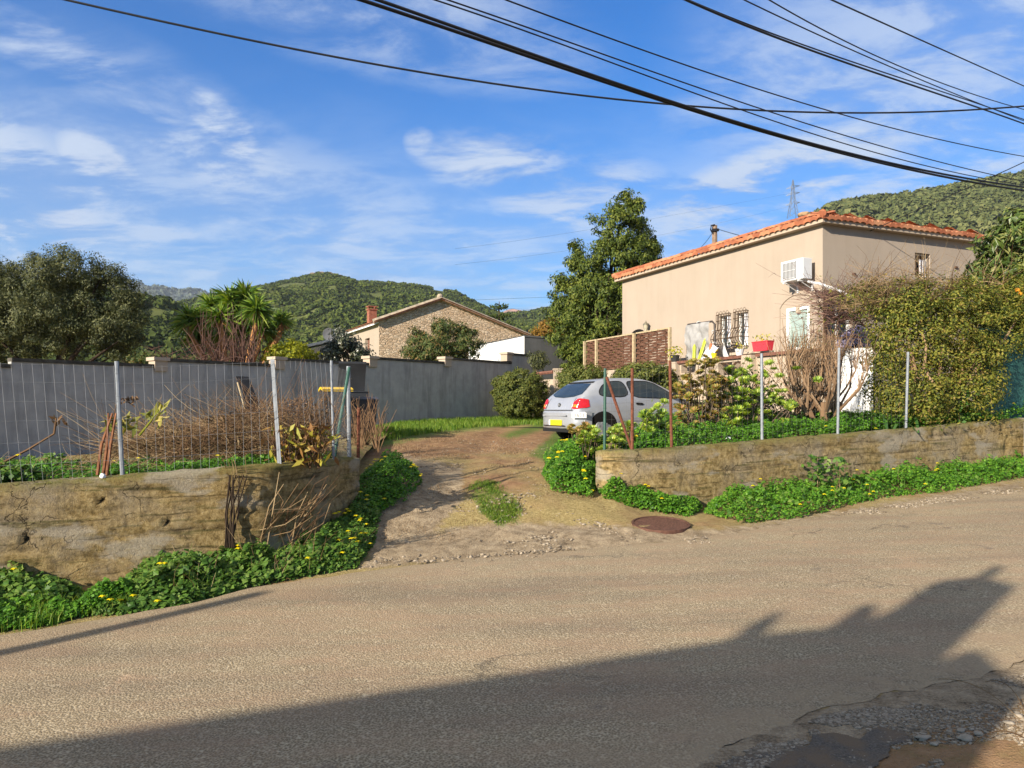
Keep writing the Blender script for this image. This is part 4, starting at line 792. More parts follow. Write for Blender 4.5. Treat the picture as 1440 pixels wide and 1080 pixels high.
# the sprawling hedge over the right wall: bare brown vine, yellow green body
hb = P(1310,610,13.9)
hedge = tree('hedge', [E(1300,480,14.3,72,78,45), E(1270,440,14.4,56,46,40), E(1350,470,14.6,58,76,45), E(1400,455,15,50,60,40), E(1290,560,13.7,50,45,30), E(1350,560,14.0,52,44,30), E(1240,520,14.2,20,60,30), E(1225,420,15,40,22,30), E(1330,415,14.6,60,28,40), E(1385,520,14.6,20,60,30), E(1440,440,15.4,50,60,40), E(1255,575,13.7,20,26,20)],
     hb, 860, 64, .24, .062, .030, LM['hedge'], LM['pollard'], 'sprawling yellow green hedge tumbling over the mossy right wall', .05, 16, 'hedge', .7, trunk='stems')
m = MB(); st = [P(px, py, d)-hb for px, py, d in [(1300,430,14),(1340,405,14.2),(1260,420,14.2),(1385,410,14.6),(1225,400,15),(1300,395,14.3),(1410,400,15)]]; twigs(m, np.array(st), 70, .8, .8, .006, .9, .5); twigs(m, np.array(st), 22, .9, .9, .010, -.2, .6); st2 = np.array([P(px, py, 14.3)-hb for px, py in zip(RS.uniform(1185,1330,30), RS.uniform(398,450,30))]); twigs(m, st2, 260, .6, .9, .005, .35, .6, 3, 1); m.build('bare_twigs', LM['dry'], hedge)
m = MB(); c = P(1185,450,16.4); base = np.array([P(px, py, 16.4+RS.randn()*.3) for px, py in zip(RS.uniform(1150,1250,50), RS.uniform(408,478,50))]); twigs(m, base, 620, .75, 1.1, .007, .05, .7, 3, 1)
for a, b in (((1228,470),(1160,420)),((1236,440),(1150,455)),((1230,475),(1240,400))): m.tube(np.array([P(*a,16.4), P((a[0]+b[0])/2,(a[1]+b[1])/2-8,16.4), P(*b,16.4)]), .02, 5)
vine = m.build('bare_vine', LM['twig'], label='leafless brown vine tangle above the white gate at the house corner', cat='vine')
m = MB(); n = 420; k = RS.randint(0, 50, n); leafquads(m, base[k]+RS.randn(n, 3)*.22, rdir(n), .07, .035); m.build('leaves', LM['hedge'], vine)
m = MB(); m.ico(P(1431,408,15.0), .045, 2); m.ico(P(1435,413,15.0), .04, 2); m.build('fruit', plain('orange_fruit', (.75,.28,.02), .5, .3), bpy.data.objects['loquat_tree']).location = -bpy.data.objects['loquat_tree'].location
# yucca with many heads
yb = P(332,545,24); yu = empty('yucca', yb, 'many headed yucca with shaggy brown trunks behind the grey wall', 'tree'); heads = [(266,452,1.),(298,432,1.),(324,424,1.1),(346,417,1.05),(300,470,1.05),(328,452,1.),(361,436,1.05),(368,462,1.05),(276,478,.85),(310,448,1.),(384,466,.8),(345,440,1.),(312,470,.9),(340,468,.9),(355,455,1.),(284,450,1.),(330,434,1.),(396,452,.75)]
m = MB(); tk = MB()
for px, py, s in heads:
    c = P(px, py, 24+RS.randn()*.35)-yb; n = 170; d = rdir(n); d[:,2] = d[:,2]*.9+.2; d = unit(d); L = .66*s*(.7+.45*RS.rand(n)); w_ = .05*s
    side = unit(np.cross(d, rdir(n))); a = c+d*.04; mid = c+d*L[:,None]*.55+[0,0,.02]; tip = c+d*L[:,None]-np.array([0,0,1])*(L*.16)[:,None]
    V = np.stack([a-side*w_*.4, a+side*w_*.4, mid+side*w_*.5, tip, mid-side*w_*.5], 1); m.add(V.reshape(-1, 3), np.arange(5*n).reshape(n, 5))
    foot = np.array([c[0]*.45, c[1]*.5, 0]); tk.tube([foot, foot*.6+np.array([c[0]*.4, c[1]*.4, c[2]*.45]), c*np.array([.96,.96,.8]), c-[0,0,.02]], [.09,.07,.08,.04], 7)
    dn = 40; dd = rdir(dn); dd[:,2] = -abs(dd[:,2])-.5; dd = unit(dd); q0 = c-[0,0,.05]; V = np.stack([q0+0*dd, q0+dd*.22+np.cross(dd, rdir(dn))*.03, q0+dd*.34], 1); tk.add(V.reshape(-1, 3), np.arange(3*dn).reshape(dn, 3))
m.build('crown', LM['yucca'], yu); tk.build('trunk', LM['shag'], yu)
m = MB(); b = np.array([P(px, 520, 21.8) for px in (290,310,330,345,355)]); twigs(m, b, 46, 1.35, .38, .016, .9, .22, 4, 3); b2 = np.array([P(px, 513, 21.6) for px in (240,262,285,300)]); twigs(m, b2, 40, 1.0, .9, .012, .18, .35, 4, 2)
m.build('bare_shrub', LM['twig'], label='leafless purplish brown shrub in front of the yucca', cat='shrub')
# pollarded bare tree on the right bed
def rootz(px, d): x = (px-720)/F*d; return np.array([x, d, zs(x, d)])
pb = rootz(1160, 13.6); pt = empty('pollarded_shrub', pb, 'bare tan many branched shrub in front of the white gate', 'shrub'); m = MB(); tk = [(np.array([0,0,-.05]), .085), (np.array([-.28,.1,-.05]), .06), (np.array([.08,.15,-.05]), .05)]
for b, r in tk:
    top = b+[RS.randn()*.1, RS.randn()*.1, .55]; m.tube([b, (b+top)/2+RS.randn(3)*.03, top], [r, r*.85, r*.7], 7)
    for _ in range(11): 
        a = RS.rand()*6.283; sp_ = .2+.45*RS.rand(); e_ = top+[sp_*math.cos(a)*.9, sp_*math.sin(a)*.7, .35+.4*RS.rand()]; md = (top+e_)/2+[.1*math.cos(a), .1*math.sin(a), -.03]; m.tube([b*.4+top*.6, md, e_], [.026,.018,.012], 5); twigs(m, e_, 7, .62, .28, .008, 1., .12, 4, 1)
        twigs(m, md, 3, .5, .4, .007, 1., .15, 3)
m.build('branches', LM['pollard'], pt)
rb = rootz(1138, 14.4); m = MB(); twigs(m, np.array([rb+[x, y, .2] for x, y in RS.randn(8, 2)*.15]), 60, 1.5, .22, .010, 1., .1, 4, 1); ro = m.build('rosemary_shrub', LM['pollard'], label='upright straggly shrub with green tips left of the bare tan shrub', cat='shrub')
m = MB(); n = 1500; k = RS.rand(n); C = rb+np.stack([RS.randn(n)*.26, RS.randn(n)*.22, .75+k*.95], 1); leafquads(m, C, rdir(n), .05, .012, rdir(n)+[0,0,1.5]); m.build('needles', LM['olive'], ro)
# succulents
def rosette(mb, c, r, n, nrm, tilt=.5):
    nrm = unit(np.asarray(nrm, float)); a = unit(np.cross(nrm, [.3,.5,.8])); b = np.cross(nrm, a); k = np.arange(n); th = k*2.39996; rad = np.sqrt((k+.5)/n)
    dr = np.cos(th)[:,None]*a+np.sin(th)[:,None]*b; d = unit(dr+nrm*(1.5*(1-rad)+.12)[:,None]); L = r*(.55+.5*rad); W = L*.42; s = np.cross(d, unit(nrm+dr*-.3)); s = unit(s)
    p0 = c+d*L[:,None]*.12; p1 = c+d*L[:,None]*.66; p2 = c+d*L[:,None]+nrm*(.06*r)
    V = np.stack([p0-s*W[:,None]*.15, p0+s*W[:,None]*.15, p1+s*W[:,None]*.5, p2, p1-s*W[:,None]*.5], 1); mb.add(V.reshape(-1, 3), np.arange(5*n).reshape(n, 5))
def succulent(base, heads, r, leaf, label, d, up=.45, name='succulent'):
    e = empty(name, base, label, 'succulent'); st, lf = MB(), MB()
    for h_ in heads:
        px, py = h_[:2]; dd = d+RS.randn()*.22; c = P(px, py, dd)-base; rr = r*(.75+.5*RS.rand()); foot = np.array([c[0]*.75+RS.randn()*.05, RS.randn()*.08, 0.]) if len(heads) < 60 else np.array([c[0]*.4+RS.randn()*.05, RS.randn()*.08, 0.]); mid = (foot+c)/2+[RS.randn()*.06, RS.randn()*.06, -.06]
        (st if RS.rand() < .45 or len(heads) < 20 else MB()).tube([foot, mid, c-[0,0,.02]], [.010,.008,.006], 4); rosette(lf, c, rr, 30, [RS.randn()*.35, -up+RS.randn()*.3, 1.])
    st.build('stems', LM['bark'], e); lf.build('leaves', leaf, e); return e
def scat(x0, x1, y0, y1, n): return list(zip(RS.uniform(x0, x1, n), RS.uniform(y0, y1, n)))
succulent(rootz(902, 11.9), scat(868,948,594,630,62)+scat(905,945,578,600,16)+[(925,572),(934,566),(918,578)], .095, LM['aeonium'], 'yellow green rosette succulents between the rusty fence posts', 11.9)
succulent(rootz(842, 11.7), scat(812,868,604,634,44), .09, LM['aeonium'], 'small clump of pale rosettes by the green fence post', 11.7)
succulent(rootz(822, 12.0), scat(798,836,598,614,22), .075, LM['aeored'], 'low brownish rosettes hiding the rear corner of the car', 12.0)
succulent(rootz(985, 12.9), scat(952,1022,530,605,150)+scat(968,1012,502,545,34)+[(963,545),(952,560)], .085, LM['aeored'], 'bushy reddish tipped succulent right of the last rusty post', 12.9)
succulent(rootz(1052, 13.1), scat(1016,1075,518,575,46)+scat(1030,1118,548,598,46)+[(1052,508),(1056,517),(1082,512),(1088,520),(1096,530),(1088,545),(1090,556),(1120,520),(1075,530),(1150,535)], .10, LM['aeonium'], 'tall branching rosette succulent behind the galvanised post', 13.1)
succulent(rootz(1010, 12.7), scat(1000,1042,575,608,16), .11, LM['aeonium'], 'low fresh green rosettes at the foot of the reddish succulent', 12.7)
tb = rootz(1085, 14.2); m = MB(); twigs(m, np.array([tb+[x, y, .05] for x, y in RS.randn(9, 2)*[.42,.2]]), 75, 1.25, .5, .009, .9, .3, 4, 2); m.build('bare_shrub', LM['pollard'], label='tangle of bare greyish twigs behind the branching rosette succulent', cat='shrub')
tb = rootz(1040, 14.6); m = MB(); twigs(m, np.array([tb+[x, y, .05] for x, y in RS.randn(7, 2)*[.4,.2]]), 40, 1.1, .5, .008, .9, .3, 4, 2); dk_ = m.build('dark_shrub', LM['darkbark'], label='dark leafy shrub against the terrace wall behind the succulents', cat='shrub'); m = MB(); n = 1500; C = tb+np.stack([RS.randn(n)*.5, RS.randn(n)*.2, .1+abs(RS.randn(n))*.42], 1); leafquads(m, C, rdir(n), .08, .04); m.build('leaves', LM['oleander'], dk_)
def strappy(base, n, L, label, w=.05):
    m = MB(); th = RS.rand(n)*6.283; o = RS.randn(n, 2)*.25; k = 5
    for i in range(n):
        d = np.array([math.cos(th[i]), math.sin(th[i]), 0]); l = L*(.6+.6*RS.rand()); s = np.linspace(0, 1, k)[:,None]; c = np.array([*o[i], 0])+d*l*s*.75+np.array([0,0,1])*l*(s*1.1-.75*s*s); sd = np.array([-d[1], d[0], 0]); ww = w*np.array([.5,1,1,.7,.05])[:,None]/2
        m.grid(np.stack([base+c-sd*ww, base+c+sd*ww], 1))
    return m.build('strap_leaved_plant', LM['strap'], label=label, cat='plant')
strappy(rootz(1215, 13.7), 70, .75, 'dark green strap leaved plant below the white gate'); strappy(rootz(1240, 13.5), 40, .6, 'dark strap leaves under the left end of the sprawling hedge')
# ------------------------------------------------------------------ ground covers (nobody could count these)
def gpoly(pix): return np.array([G(*p) for p in pix])
def onz(pix, z):  # pixel outline on a level plane
    return np.array([[(px-720)/F*(CH-z)*F/(py-HZ), (CH-z)*F/(py-HZ)] for px, py in pix])
def cover(name, poly, n, hmax, edge, L, leaf, label, nfl=0, seed=0, base=None, lump=.35, flsz=.035, tall=0):
    q = sample(poly, n); d = pdist(q, poly); z0 = zsurf(q[:,0], q[:,1]); p3 = np.stack([q[:,0], q[:,1], 0*z0], 1)
    hh = hmax*np.sqrt(np.clip(d/edge, 0, 1))*(1-lump+lump*1.6*(.5+.5*fbm(p3*3.1, 3, seed)))*(.85+.25*vn(p3*9, seed+2)); k = RS.rand(n)**.35
    C = np.stack([q[:,0], q[:,1], z0+hh*k+.01], 1); N = rdir(n)*.75+np.array([-.1, -.35, 1.]); m = MB()
    # trefoil: three heart-ish leaflets per sprig
    a = unit(np.cross(N, rdir(n))); b = np.cross(unit(N), a); s = L*(.65+.7*RS.rand(n))
    for j in range(3):
        t = j*2.094; dj = a*math.cos(t)+b*math.sin(t); leafquads(m, C+dj*(s*.42)[:,None], N+.45*dj+.2*rdir(n), s*.85, s*.75, dj)
    o = m.build(name, leaf, kind='stuff', label=label, cat='ground cover')
    if tall:
        j = RS.choice(n, tall, replace=False); j = j[vn(p3[j]*2.7, seed+9) > -.1]; b_ = C[j]; b_[:,2] = z0[j]; g = MB(); blades(g, b_, hh[j]*1.15+.04+.10*RS.rand(len(j)), .006, .8); go = g.build('grass_blades', LM['grass'], o); go['kind'] = 'stuff'
        g = MB(); 
        for i_ in j[:tall//14]: twigs(g, np.array([q[i_,0], q[i_,1], z0[i_]]), 1, hh[i_]+.22, .5, .0028, .8, .4)
        go = g.build('dead_stems', LM['dry'], o); go['kind'] = 'stuff'
        j = RS.choice(n, tall*2, replace=False); j = j[vn(p3[j]*1.9, seed+19) > .15]; g = MB(); leafquads(g, C[j]+[0,0,.03], rdir(len(j))*.6+[0,-.4,1], .075, .06, fold=-.1); go = g.build('broad_leaves', LM['weed'], o); go['kind'] = 'stuff'
    if nfl:
        cand = np.where(vn(p3*1.7, seed+29) > .0)[0]; cand = cand if len(cand) > nfl else np.arange(n)
        f = MB(); i = RS.choice(cand, nfl, replace=False); c = C[i]; c[:,2] = z0[i]+hh[i]+.03+.05*RS.rand(nfl)
        for j in range(5):
            t = j*1.2566; dj = np.array([math.cos(t), math.sin(t), .55]); leafquads(f, c+dj*flsz*.5, np.tile([0, -.2, 1.], (nfl, 1))+.6*dj, flsz, flsz*.8, np.tile(dj, (nfl, 1)))
        fo = f.build('flowers', LM['flower'], o); fo['kind'] = 'stuff'
    return o
WRi = resample(smoothline(WR), .1); WLi = resample(smoothline(WL), .1)
# right verge below the wall
cover('verge_weeds', onG([(990,722),(1000,700),(1060,690),(1120,690),(1200,672),(1300,655),(1440,636),(1600,620),(1600,655),(1440,672),(1330,692),(1230,703),(1130,728),(1040,738)]), 26000, .27, .40, .036, LM['oxalis'], 'leafy oxalis with yellow flowers along the foot of the right wall', 34, 5, tall=900, lump=.6)
for px, py, h_ in ((1148,690,.62),(1180,690,.6),(1350,655,.66)):
    b = G(px, py+14); bz = zs(*b); e = empty('tall_weed', (*b, bz), {1148:'tall leafy weed against the cracked part of the right wall',1180:'second tall leafy weed just right of the crack in the right wall',1350:'bright green nettle like weed rising against the right wall below the hedge'}[px], 'weed'); m = MB(); n = 150; kz = RS.rand(n); C = np.stack([RS.randn(n)*.13*(1.2-kz*.8), RS.randn(n)*.12, kz*h_], 1); leafquads(m, C, rdir(n)*.7+[0,-.4,.8], .085, .06); m.build('leaves', LM['weed'], e); m = MB(); twigs(m, np.zeros(3), 5, h_, .15, .006, 1., .08); m.build('stems', LM['dry'], e)
cover('verge_weeds', onG([(832,684),(846,672),(900,690),(950,700),(988,718),(972,727),(925,722),(885,714),(850,703)]), 7000, .24, .16, .034, LM['oxalis'], 'low mounds of oxalis at the rounded end of the right wall', 8, 8)
cover('oxalis_mound', np.array([(.55,10.6),(1.05,10.35),(1.15,10.7),(1.35,11.4),(1.75,12.6),(1.55,13.8),(1.0,14.2),(.55,13.4),(.55,12.2),(.45,11.4)]), 11000, .42, .4, .036, LM['oxalis'], 'bright green oxalis mound between the driveway and the right wall end', 26, 12, flsz=.045, tall=250)
# on top of the right bed
rbed = np.vstack([[1.42,10.85], [2.6,11.2], [9.2,14.6], [9.2,15.8], [6.5,16.5], [4.2,15.6], [2.6,14.8], [1.9,13.6], [1.5,12.0]])
cover('oxalis_carpet', rbed, 30000, .28, .18, .034, LM['oxalis'], 'thick green oxalis carpet on the bed behind the right wall', 34, 17, flsz=.045, tall=700)
# left verge and the mound round the left wall end
cover('verge_weeds', np.vstack([gpoly([(130,868),(190,860),(260,850),(350,826),(430,812),(500,800),(525,780),(548,740)]), np.array([[-1.62,9.5],[-1.45,10.4],[-1.75,10.9],[-2.0,9.9],[-2.25,9.0],[-2.55,8.35]]), gpoly([(330,800),(270,812),(210,800),(160,840)])]), 15000, .26, .34, .036, LM['weed'], 'leafy weeds with yellow flowers climbing round the left wall end', 40, 25, lump=.7, tall=1400)
cover('oxalis_mound', np.array([(-2.05,9.9),(-1.75,9.3),(-1.4,9.9),(-1.25,10.8),(-1.55,12.0),(-1.9,12.4),(-2.2,11.2)]), 3500, .30, .3, .034, LM['oxalis'], 'oxalis mound with many yellow flowers behind the left wall end', 30, 27)
cover('verge_weeds', gpoly([(-80,880),(0,872),(80,866),(120,850),(60,822),(0,812),(-80,820)]), 2600, .26, .3, .06, LM['weed'], 'broad leaved weeds at the lower left below the stained wall', 2, 31, tall=700)
cover('verge_weeds', np.array([(-9,3.75),(-6.6,4.55),(-4.75,5.85),(-5.0,6.85),(-7.4,5.7),(-9,5.0)]), 4500, .22, .3, .05, LM['weed'], 'weeds along the foot of the stained wall towards the far left', 4, 35, tall=200)
# left bed
lbed = np.array([(-8,6.4),(-4.9,7.65),(-3.1,8.45),(-2.5,8.9),(-2.15,9.7),(-2.4,10.6),(-3.5,9.7),(-6,8.9),(-9.5,7.8)])
cover('oxalis_carpet', lbed, 12000, .15, .12, .032, LM['oxalis'], 'patchy low oxalis along the top of the left wall', 12, 37, lump=.9)
cover('weed_patch', np.array([(-9.5,7.6),(-6.0,8.6),(-4.2,9.0),(-4.4,9.9),(-6.5,10.2),(-10,9.6)]), 5000, .16, .3, .045, LM['weed'], 'patchy weeds on the soil mound behind the left wire fence', 4, 39, lump=1.)
def grasspatch(name, poly, n, h, label, w=.006, lean=.6, leaf='grass', fade=.12):
    q = sample(poly, n); d = pdist(q, poly); p3 = np.stack([q[:,0], q[:,1], 0*q[:,0]], 1); keep = RS.rand(n) < np.clip(d/fade, .05, 1)*np.clip(.75+.9*fbm(p3*2.2, 2, 4), .05, 1); q = q[keep]; z0 = zsurf(q[:,0], q[:,1])
    m = MB(); blades(m, np.stack([q[:,0], q[:,1], z0-.01], 1), h*(.5+.8*RS.rand(len(q))), w, lean); return m.build(name, LM[leaf], kind='stuff', label=label, cat='grass')
cover('verge_weeds', onG([(-60,900),(0,888),(60,880),(130,866),(190,855),(200,840),(140,842),(110,856),(0,860),(-60,866)]), 5000, .20, .2, .035, LM['oxalis'], 'lush low weeds at the lower left edge of the road', 0, 33, lump=.8)
grasspatch('grass', gpoly([(-60,905),(0,892),(60,884),(130,870),(190,858),(200,838),(140,842),(110,856),(0,866),(-60,870)]), 5000, .15, 'lush grass at the lower left edge of the road', .007)
grasspatch('grass', onG([(652,690),(668,674),(700,676),(722,692),(737,712),(735,740),(700,744),(676,724),(664,706)]), 11000, .05, 'grass tuft in the middle of the driveway', .007, .8)
grasspatch('grass', np.array([zwall(1.4)+wn*.1, zwall(2.4)+wn*.05, zwall(3.2)+wn*.05, zwall(4.2)+wn*.05, [1.9,26.6],[1.6,21.5], zwall(3.1)+wn*3.0, zwall(2)+wn*3.4, [-2.6,15.8],[-3.2,15.6]]), 34000, .17, 'bright grass strip along the foot of the grey wall', .012, .6, fade=.4)
grasspatch('grass', np.array([(.6,14.2),(1.2,14.0),(1.9,15.0),(1.5,16.2),(.7,15.6)]), 2500, .09, 'short grass behind the car beside the oxalis mound', .008, .7, fade=.4)
grasspatch('dry_grass', np.array([(-1.6,8.9),(-.4,8.8),(1.8,10.2),(1.1,12.5),(.6,14),(-.2,20),(-2.6,21),(-2.6,15),(-1.4,12)]), 22000, .035, 'thin yellowed grass over the stony driveway', .006, 1., 'dry', .3)
grasspatch('dry_grass', np.array([(2.15,2.9),(2.7,2.6),(3.6,3.4),(3.4,4.0),(2.55,3.7)]), 1500, .15, 'dry yellow grass at the lower right corner', .005, 1., 'dry', .15)
grasspatch('grass', np.array([(2.3,2.9),(2.7,2.6),(3.4,3.3),(3.1,3.6)]), 500, .08, 'sparse green grass in the lower right corner', .005, .8, fade=.1)
# ------------------------------------------------------------------ dead brush in the left bed
def stick(mb, a, L, r, flat=.3, k=5, up=.12): 
    th = RS.rand()*6.283; d = np.array([math.cos(th), math.sin(th)*.7, RS.randn()*flat+up]); s = np.linspace(0, 1, k)[:,None]; mb.tube(a+d*L*s+rdir(1)*L*.5*s*s, np.linspace(r, r*.5, k), 3, False)
m = MB()
for px, py, s in zip(RS.uniform(150,450,3000), RS.uniform(0,1,3000), RS.rand(3000)):
    d = 9.4+1.6*s; c = P(px, 0, d); hgt = .60*math.exp(-((px-360)/105)**2)*(.75+.4*math.sin(px*.11)*math.sin(px*.047))+.28*math.exp(-((px-215)/60)**2)+.08; z0 = zs(c[0], d) if s < .02 else .97
    stick(m, np.array([c[0], d, z0+hgt*py**.7*(1-.3*s)]), .22+.5*RS.rand()**2, .0032, .4)
for _ in range(700):
    x, y = RS.uniform(-8, -3.6), RS.uniform(7.6, 9.8); stick(m, np.array([x, y, zs(x, y)+.02+.12*RS.rand()]), .15+.4*RS.rand(), .003, .15, up=.03)
m2 = MB()
for px, s in zip(RS.uniform(230,450,1300), RS.rand(1300)):
    d = 9.3+1.5*s; c = P(px, 0, d); stick(m2, np.array([c[0], d, .97+RS.rand()**.8*(.62*math.exp(-((px-375)/95)**2)+.08)]), .15+.4*RS.rand()**2, .0035, .5)
m2.build('brush_heap', LM['rust'], label='reddish brown dead stems mixed over the pale brush heap by the grey wall', cat='brush')
heap = m.build('brush_heap', LM['dry'], label='heap of dead pale stems and brush in front of the grey wall', cat='brush'); 
m = MB(); n = 900; px = RS.uniform(185,450,n); c = np.array([P(a, 0, 9.4+1.5*RS.rand()) for a in px]); c[:,2] = .98+RS.rand(n)*(.45*np.exp(-((px-340)/110)**2)+.12); leafquads(m, c, rdir(n), .13, .022); m.build('dead_leaves', LM['dry'], heap)
m = MB(); b = np.array([P(px, 0, d)*[1,1,0]+[0,0,.95] for px, d in ((405,10.6),(425,10.8),(440,10.5),(452,10.9),(432,11.2),(418,10.3))]); twigs(m, b, 60, .85, .35, .006, 1., .25, 3, 3)
rw = m.build('dead_bush', LM['rust'], label='rust brown dead bush left of the yellow lidded bin', cat='shrub'); m = MB(); n = 1500; k = RS.rand(n); C = P(430,0,10.7)*[1,1,0]+np.stack([RS.randn(n)*.28, RS.randn(n)*.25, .95+k*.8*(1-.0*k)], 1); leafquads(m, C, rdir(n), .05, .018); m.build('dead_leaves', LM['rust'], rw)
m = MB(); b = np.array([P(px, 0, d)*[1,1,0]+[0,0,.9] for px, d in ((500,13.2),(515,13.4),(527,13.3),(508,12.6),(532,12.2))]); twigs(m, b, 60, .75, .28, .008, 1., .15, 3, 2); m.build('dead_bush', LM['rust'], label='dry brown stalks in front of the dark bins by the driveway', cat='shrub')
m = MB(); b = np.array([P(px, 0, 8.7)*[1,1,0]+[0,0,.93] for px in (395,408,420,436,448)]); twigs(m, b, 40, .65, .3, .008, 1., .3, 4, 1); dp = m.build('withered_plant', LM['rust'], label='withered yellow and brown plant on the bend of the left wall', cat='plant'); m = MB(); n = 260; C = P(422,0,8.75)*[1,1,0]+np.stack([RS.randn(n)*.17, RS.randn(n)*.12, .98+RS.rand(n)*.42], 1); leafquads(m, C, rdir(n), .15, .05); m.build('leaves', leafmat('withered_leaves', [(.12,.05,.025), (.25,.13,.04), (.38,.32,.05), (.20,.26,.03)], .25), dp)
m = MB()
for px, py, lx in ((137,668,20),(145,668,6),(150,668,12)): b = P(px, py, 7.75); m.tube([b, b+[.04,.0,.3], b+[lx*.007,.02,.62]], [.018,.016,.010], 5)
cn = m.build('canna_stalks', plain('brown_red_stalk', (.20,.085,.04), .7, .2, var=.4, scale=15), label='cut reddish brown canna stalks beside the leftmost white post', cat='plant')
m = MB(); n = 26; C = np.array([P(x, y, 7.8) for x, y in zip(RS.uniform(150,195,n), RS.uniform(585,606,n))]); leafquads(m, C, rdir(n), .20, .05, rdir(n)+[.8,0,-.2]); m.build('leaves', leafmat('yellowing_canna', [(.10,.14,.02), (.28,.28,.06), (.45,.36,.12)], .2), cn)
m = MB(); C = np.array([P(x, y, 7.8) for x, y in zip(RS.uniform(166,194,24), 559+RS.rand(24)*8+.01*RS.rand(24))]); leafquads(m, C, rdir(24), .06, .035); m.tube([P(158,600,7.8), P(163,570,7.8), P(172,560,7.8), P(190,572,7.8)], .006, 4); m.build('seed_head', LM['rust'], cn)
m = MB(); m.tube([P(196,612,8.4), P(212,592,8.4), P(226,572,8.4)], [.014,.012,.008], 5); cn2 = m.build('canna_plant', LM['lime'], label='lone yellowing canna stem leaning right of the leftmost post', cat='plant'); m = MB(); n = 16; C = np.array([P(x, y, 8.4) for x, y in zip(RS.uniform(205,234,n), RS.uniform(568,600,n))]); leafquads(m, C, rdir(n), .2, .055, rdir(n)+[.7,0,.6]); m.build('leaves', bpy.data.materials['yellowing_canna'], cn2)
m = MB(); m.tube([P(-30,668,7.6), P(40,632,7.8), P(76,610,7.9)], [.013,.012,.010], 5); m.tube([P(76,610,7.9), P(79,588,7.9)], .011, 5); n = 12; leafquads(m, np.array([P(x, y, 7.9) for x, y in zip(RS.uniform(72,96,n), RS.uniform(586,598,n))]), rdir(n), .09, .035); m.build('broken_stalk', LM['rust'], label='long broken brown stalk bent upright at the far left of the bed', cat='plant')
# dry canes hanging on the left wall end
m = MB(); 
for i in range(30):
    x0 = RS.uniform(318,335); a = np.array([*G(x0, 800)+[RS.randn()*.05, .5+RS.randn()*.04], .05]); top = P(x0+RS.randn()*12, RS.uniform(640,700), 8.0); m.tube([a, (a+top)/2+RS.randn(3)*.05, top], [.006,.005,.003], 3)
for i in range(34):
    x0 = RS.uniform(372,425); a = P(x0, RS.uniform(735,770), 8.1-(x0-400)*.0); a[1] += .1; top = P(x0+RS.uniform(20,80), RS.uniform(655,720), 8.3); a[1] = 7.95+(x0-372)*.004; top[1] = a[1]-.05; m.tube([a, (a+top)/2+RS.randn(3)*.06+[0,-.06,.05], top], [.006,.005,.003], 3)
m.build('dry_canes', LM['dry'], label='dry straw coloured canes standing against the bend of the left wall', cat='plant')
m = MB(); C = P(330,720,8.05); 
for i in range(9): a = P(322+RS.randn()*5, 770, 7.95); m.tube([a, a+RS.randn(3)*.05+[0,0,.35], P(328+RS.randn()*10, 668, 7.98)], [.012,.009,.006], 4)
m.build('woody_stems', LM['darkbark'], label='dark woody stems rising against the left wall before its bend', cat='plant')
# ------------------------------------------------------------------ wire fences
M['galv'] = plain('galvanised_steel', (.24,.26,.28), .55, .4, .3, var=.2, scale=16); M['rusty'] = plain('rusty_steel', (.16,.06,.035), .8, .2, .2, var=.4, scale=25, bump=.4)
M['greenp'] = plain('green_painted_steel', (.025,.085,.06), .5, .4, var=.2); M['wire'] = plain('fence_wire', (.20,.21,.22), .6, .3, 0); M['wirer'] = plain('dark_fence_wire', (.12,.12,.11), .6, .3, .3)
def post(fence, p0, p1, w, mat, name='post', ang=False):
    m = MB()
    if ang:
        d = .5*w; a = np.array(p0); b = np.array(p1); m.hexa([a+[-d,-.004,0], a+[d,-.004,0], a+[d,.004,0], a+[-d,.004,0], b+[-d,-.004,0], b+[d,-.004,0], b+[d,.004,0], b+[-d,.004,0]]); m.hexa([a+[-d,.0045,0], a+[-d+.006,.0045,0], a+[-d+.006,w,0], a+[-d,w,0], b+[-d,.0045,0], b+[-d+.006,.0045,0], b+[-d+.006,w,0], b+[-d,w,0]])
    else: m.tube([p0, p1], w/2, 8)
    for t in np.linspace(.15, .9, 5) if name == 'post' and not ang else ():
        c = np.array(p0)*(1-t)+np.array(p1)*t; m.tube([c-[0,0,.004], c+[0,0,.004]], w/2+.004, 8)
    return m.build(name, mat, fence)
def meshwire(fence, anchors, zlo, zhi, dx, rows, r, mat, sag=.02, slant=0.):
    m = MB(); q = resample(np.array(anchors), dx); n = len(q); L = np.arange(n)*dx
    zl = np.interp(np.arange(n), np.linspace(0, n-1, len(zlo)), zlo); zh = np.interp(np.arange(n), np.linspace(0, n-1, len(zhi)), zhi)
    zl = np.interp(L, np.r_[0, np.cumsum(np.linalg.norm(np.diff(np.array(anchors)[:,:2], axis=0), axis=1))], zlo); zh = np.interp(L, np.r_[0, np.cumsum(np.linalg.norm(np.diff(np.array(anchors)[:,:2], axis=0), axis=1))], zhi)
    wob = .015*fbm(np.stack([L*1.3, 0*L, 0*L], 1), 2, 3)
    def pt(i, t): return np.array([q[i,0]+slant*(t-.5)*(1+.6*math.sin(L[i]*1.7)), q[i,1]+wob[i]*math.sin(t*3.1), zl[i]+(zh[i]-zl[i])*t+sag*math.sin(L[i]*2.1)*(t*.6)])
    for i in range(n): m.tube([pt(i, t) for t in np.linspace(0, 1, 5)], r, 3, False)
    for t in rows: m.tube([pt(i, t) for i in range(n)], r*1.15, 3, False)
    return m.build('wire_mesh', mat, fence)
fL = empty('wire_fence', (-2.5, 8.3, .95), 'wire mesh fence with pale steel posts on the left wall', 'fence'); oL = np.array([-2.5, 8.3, .95])
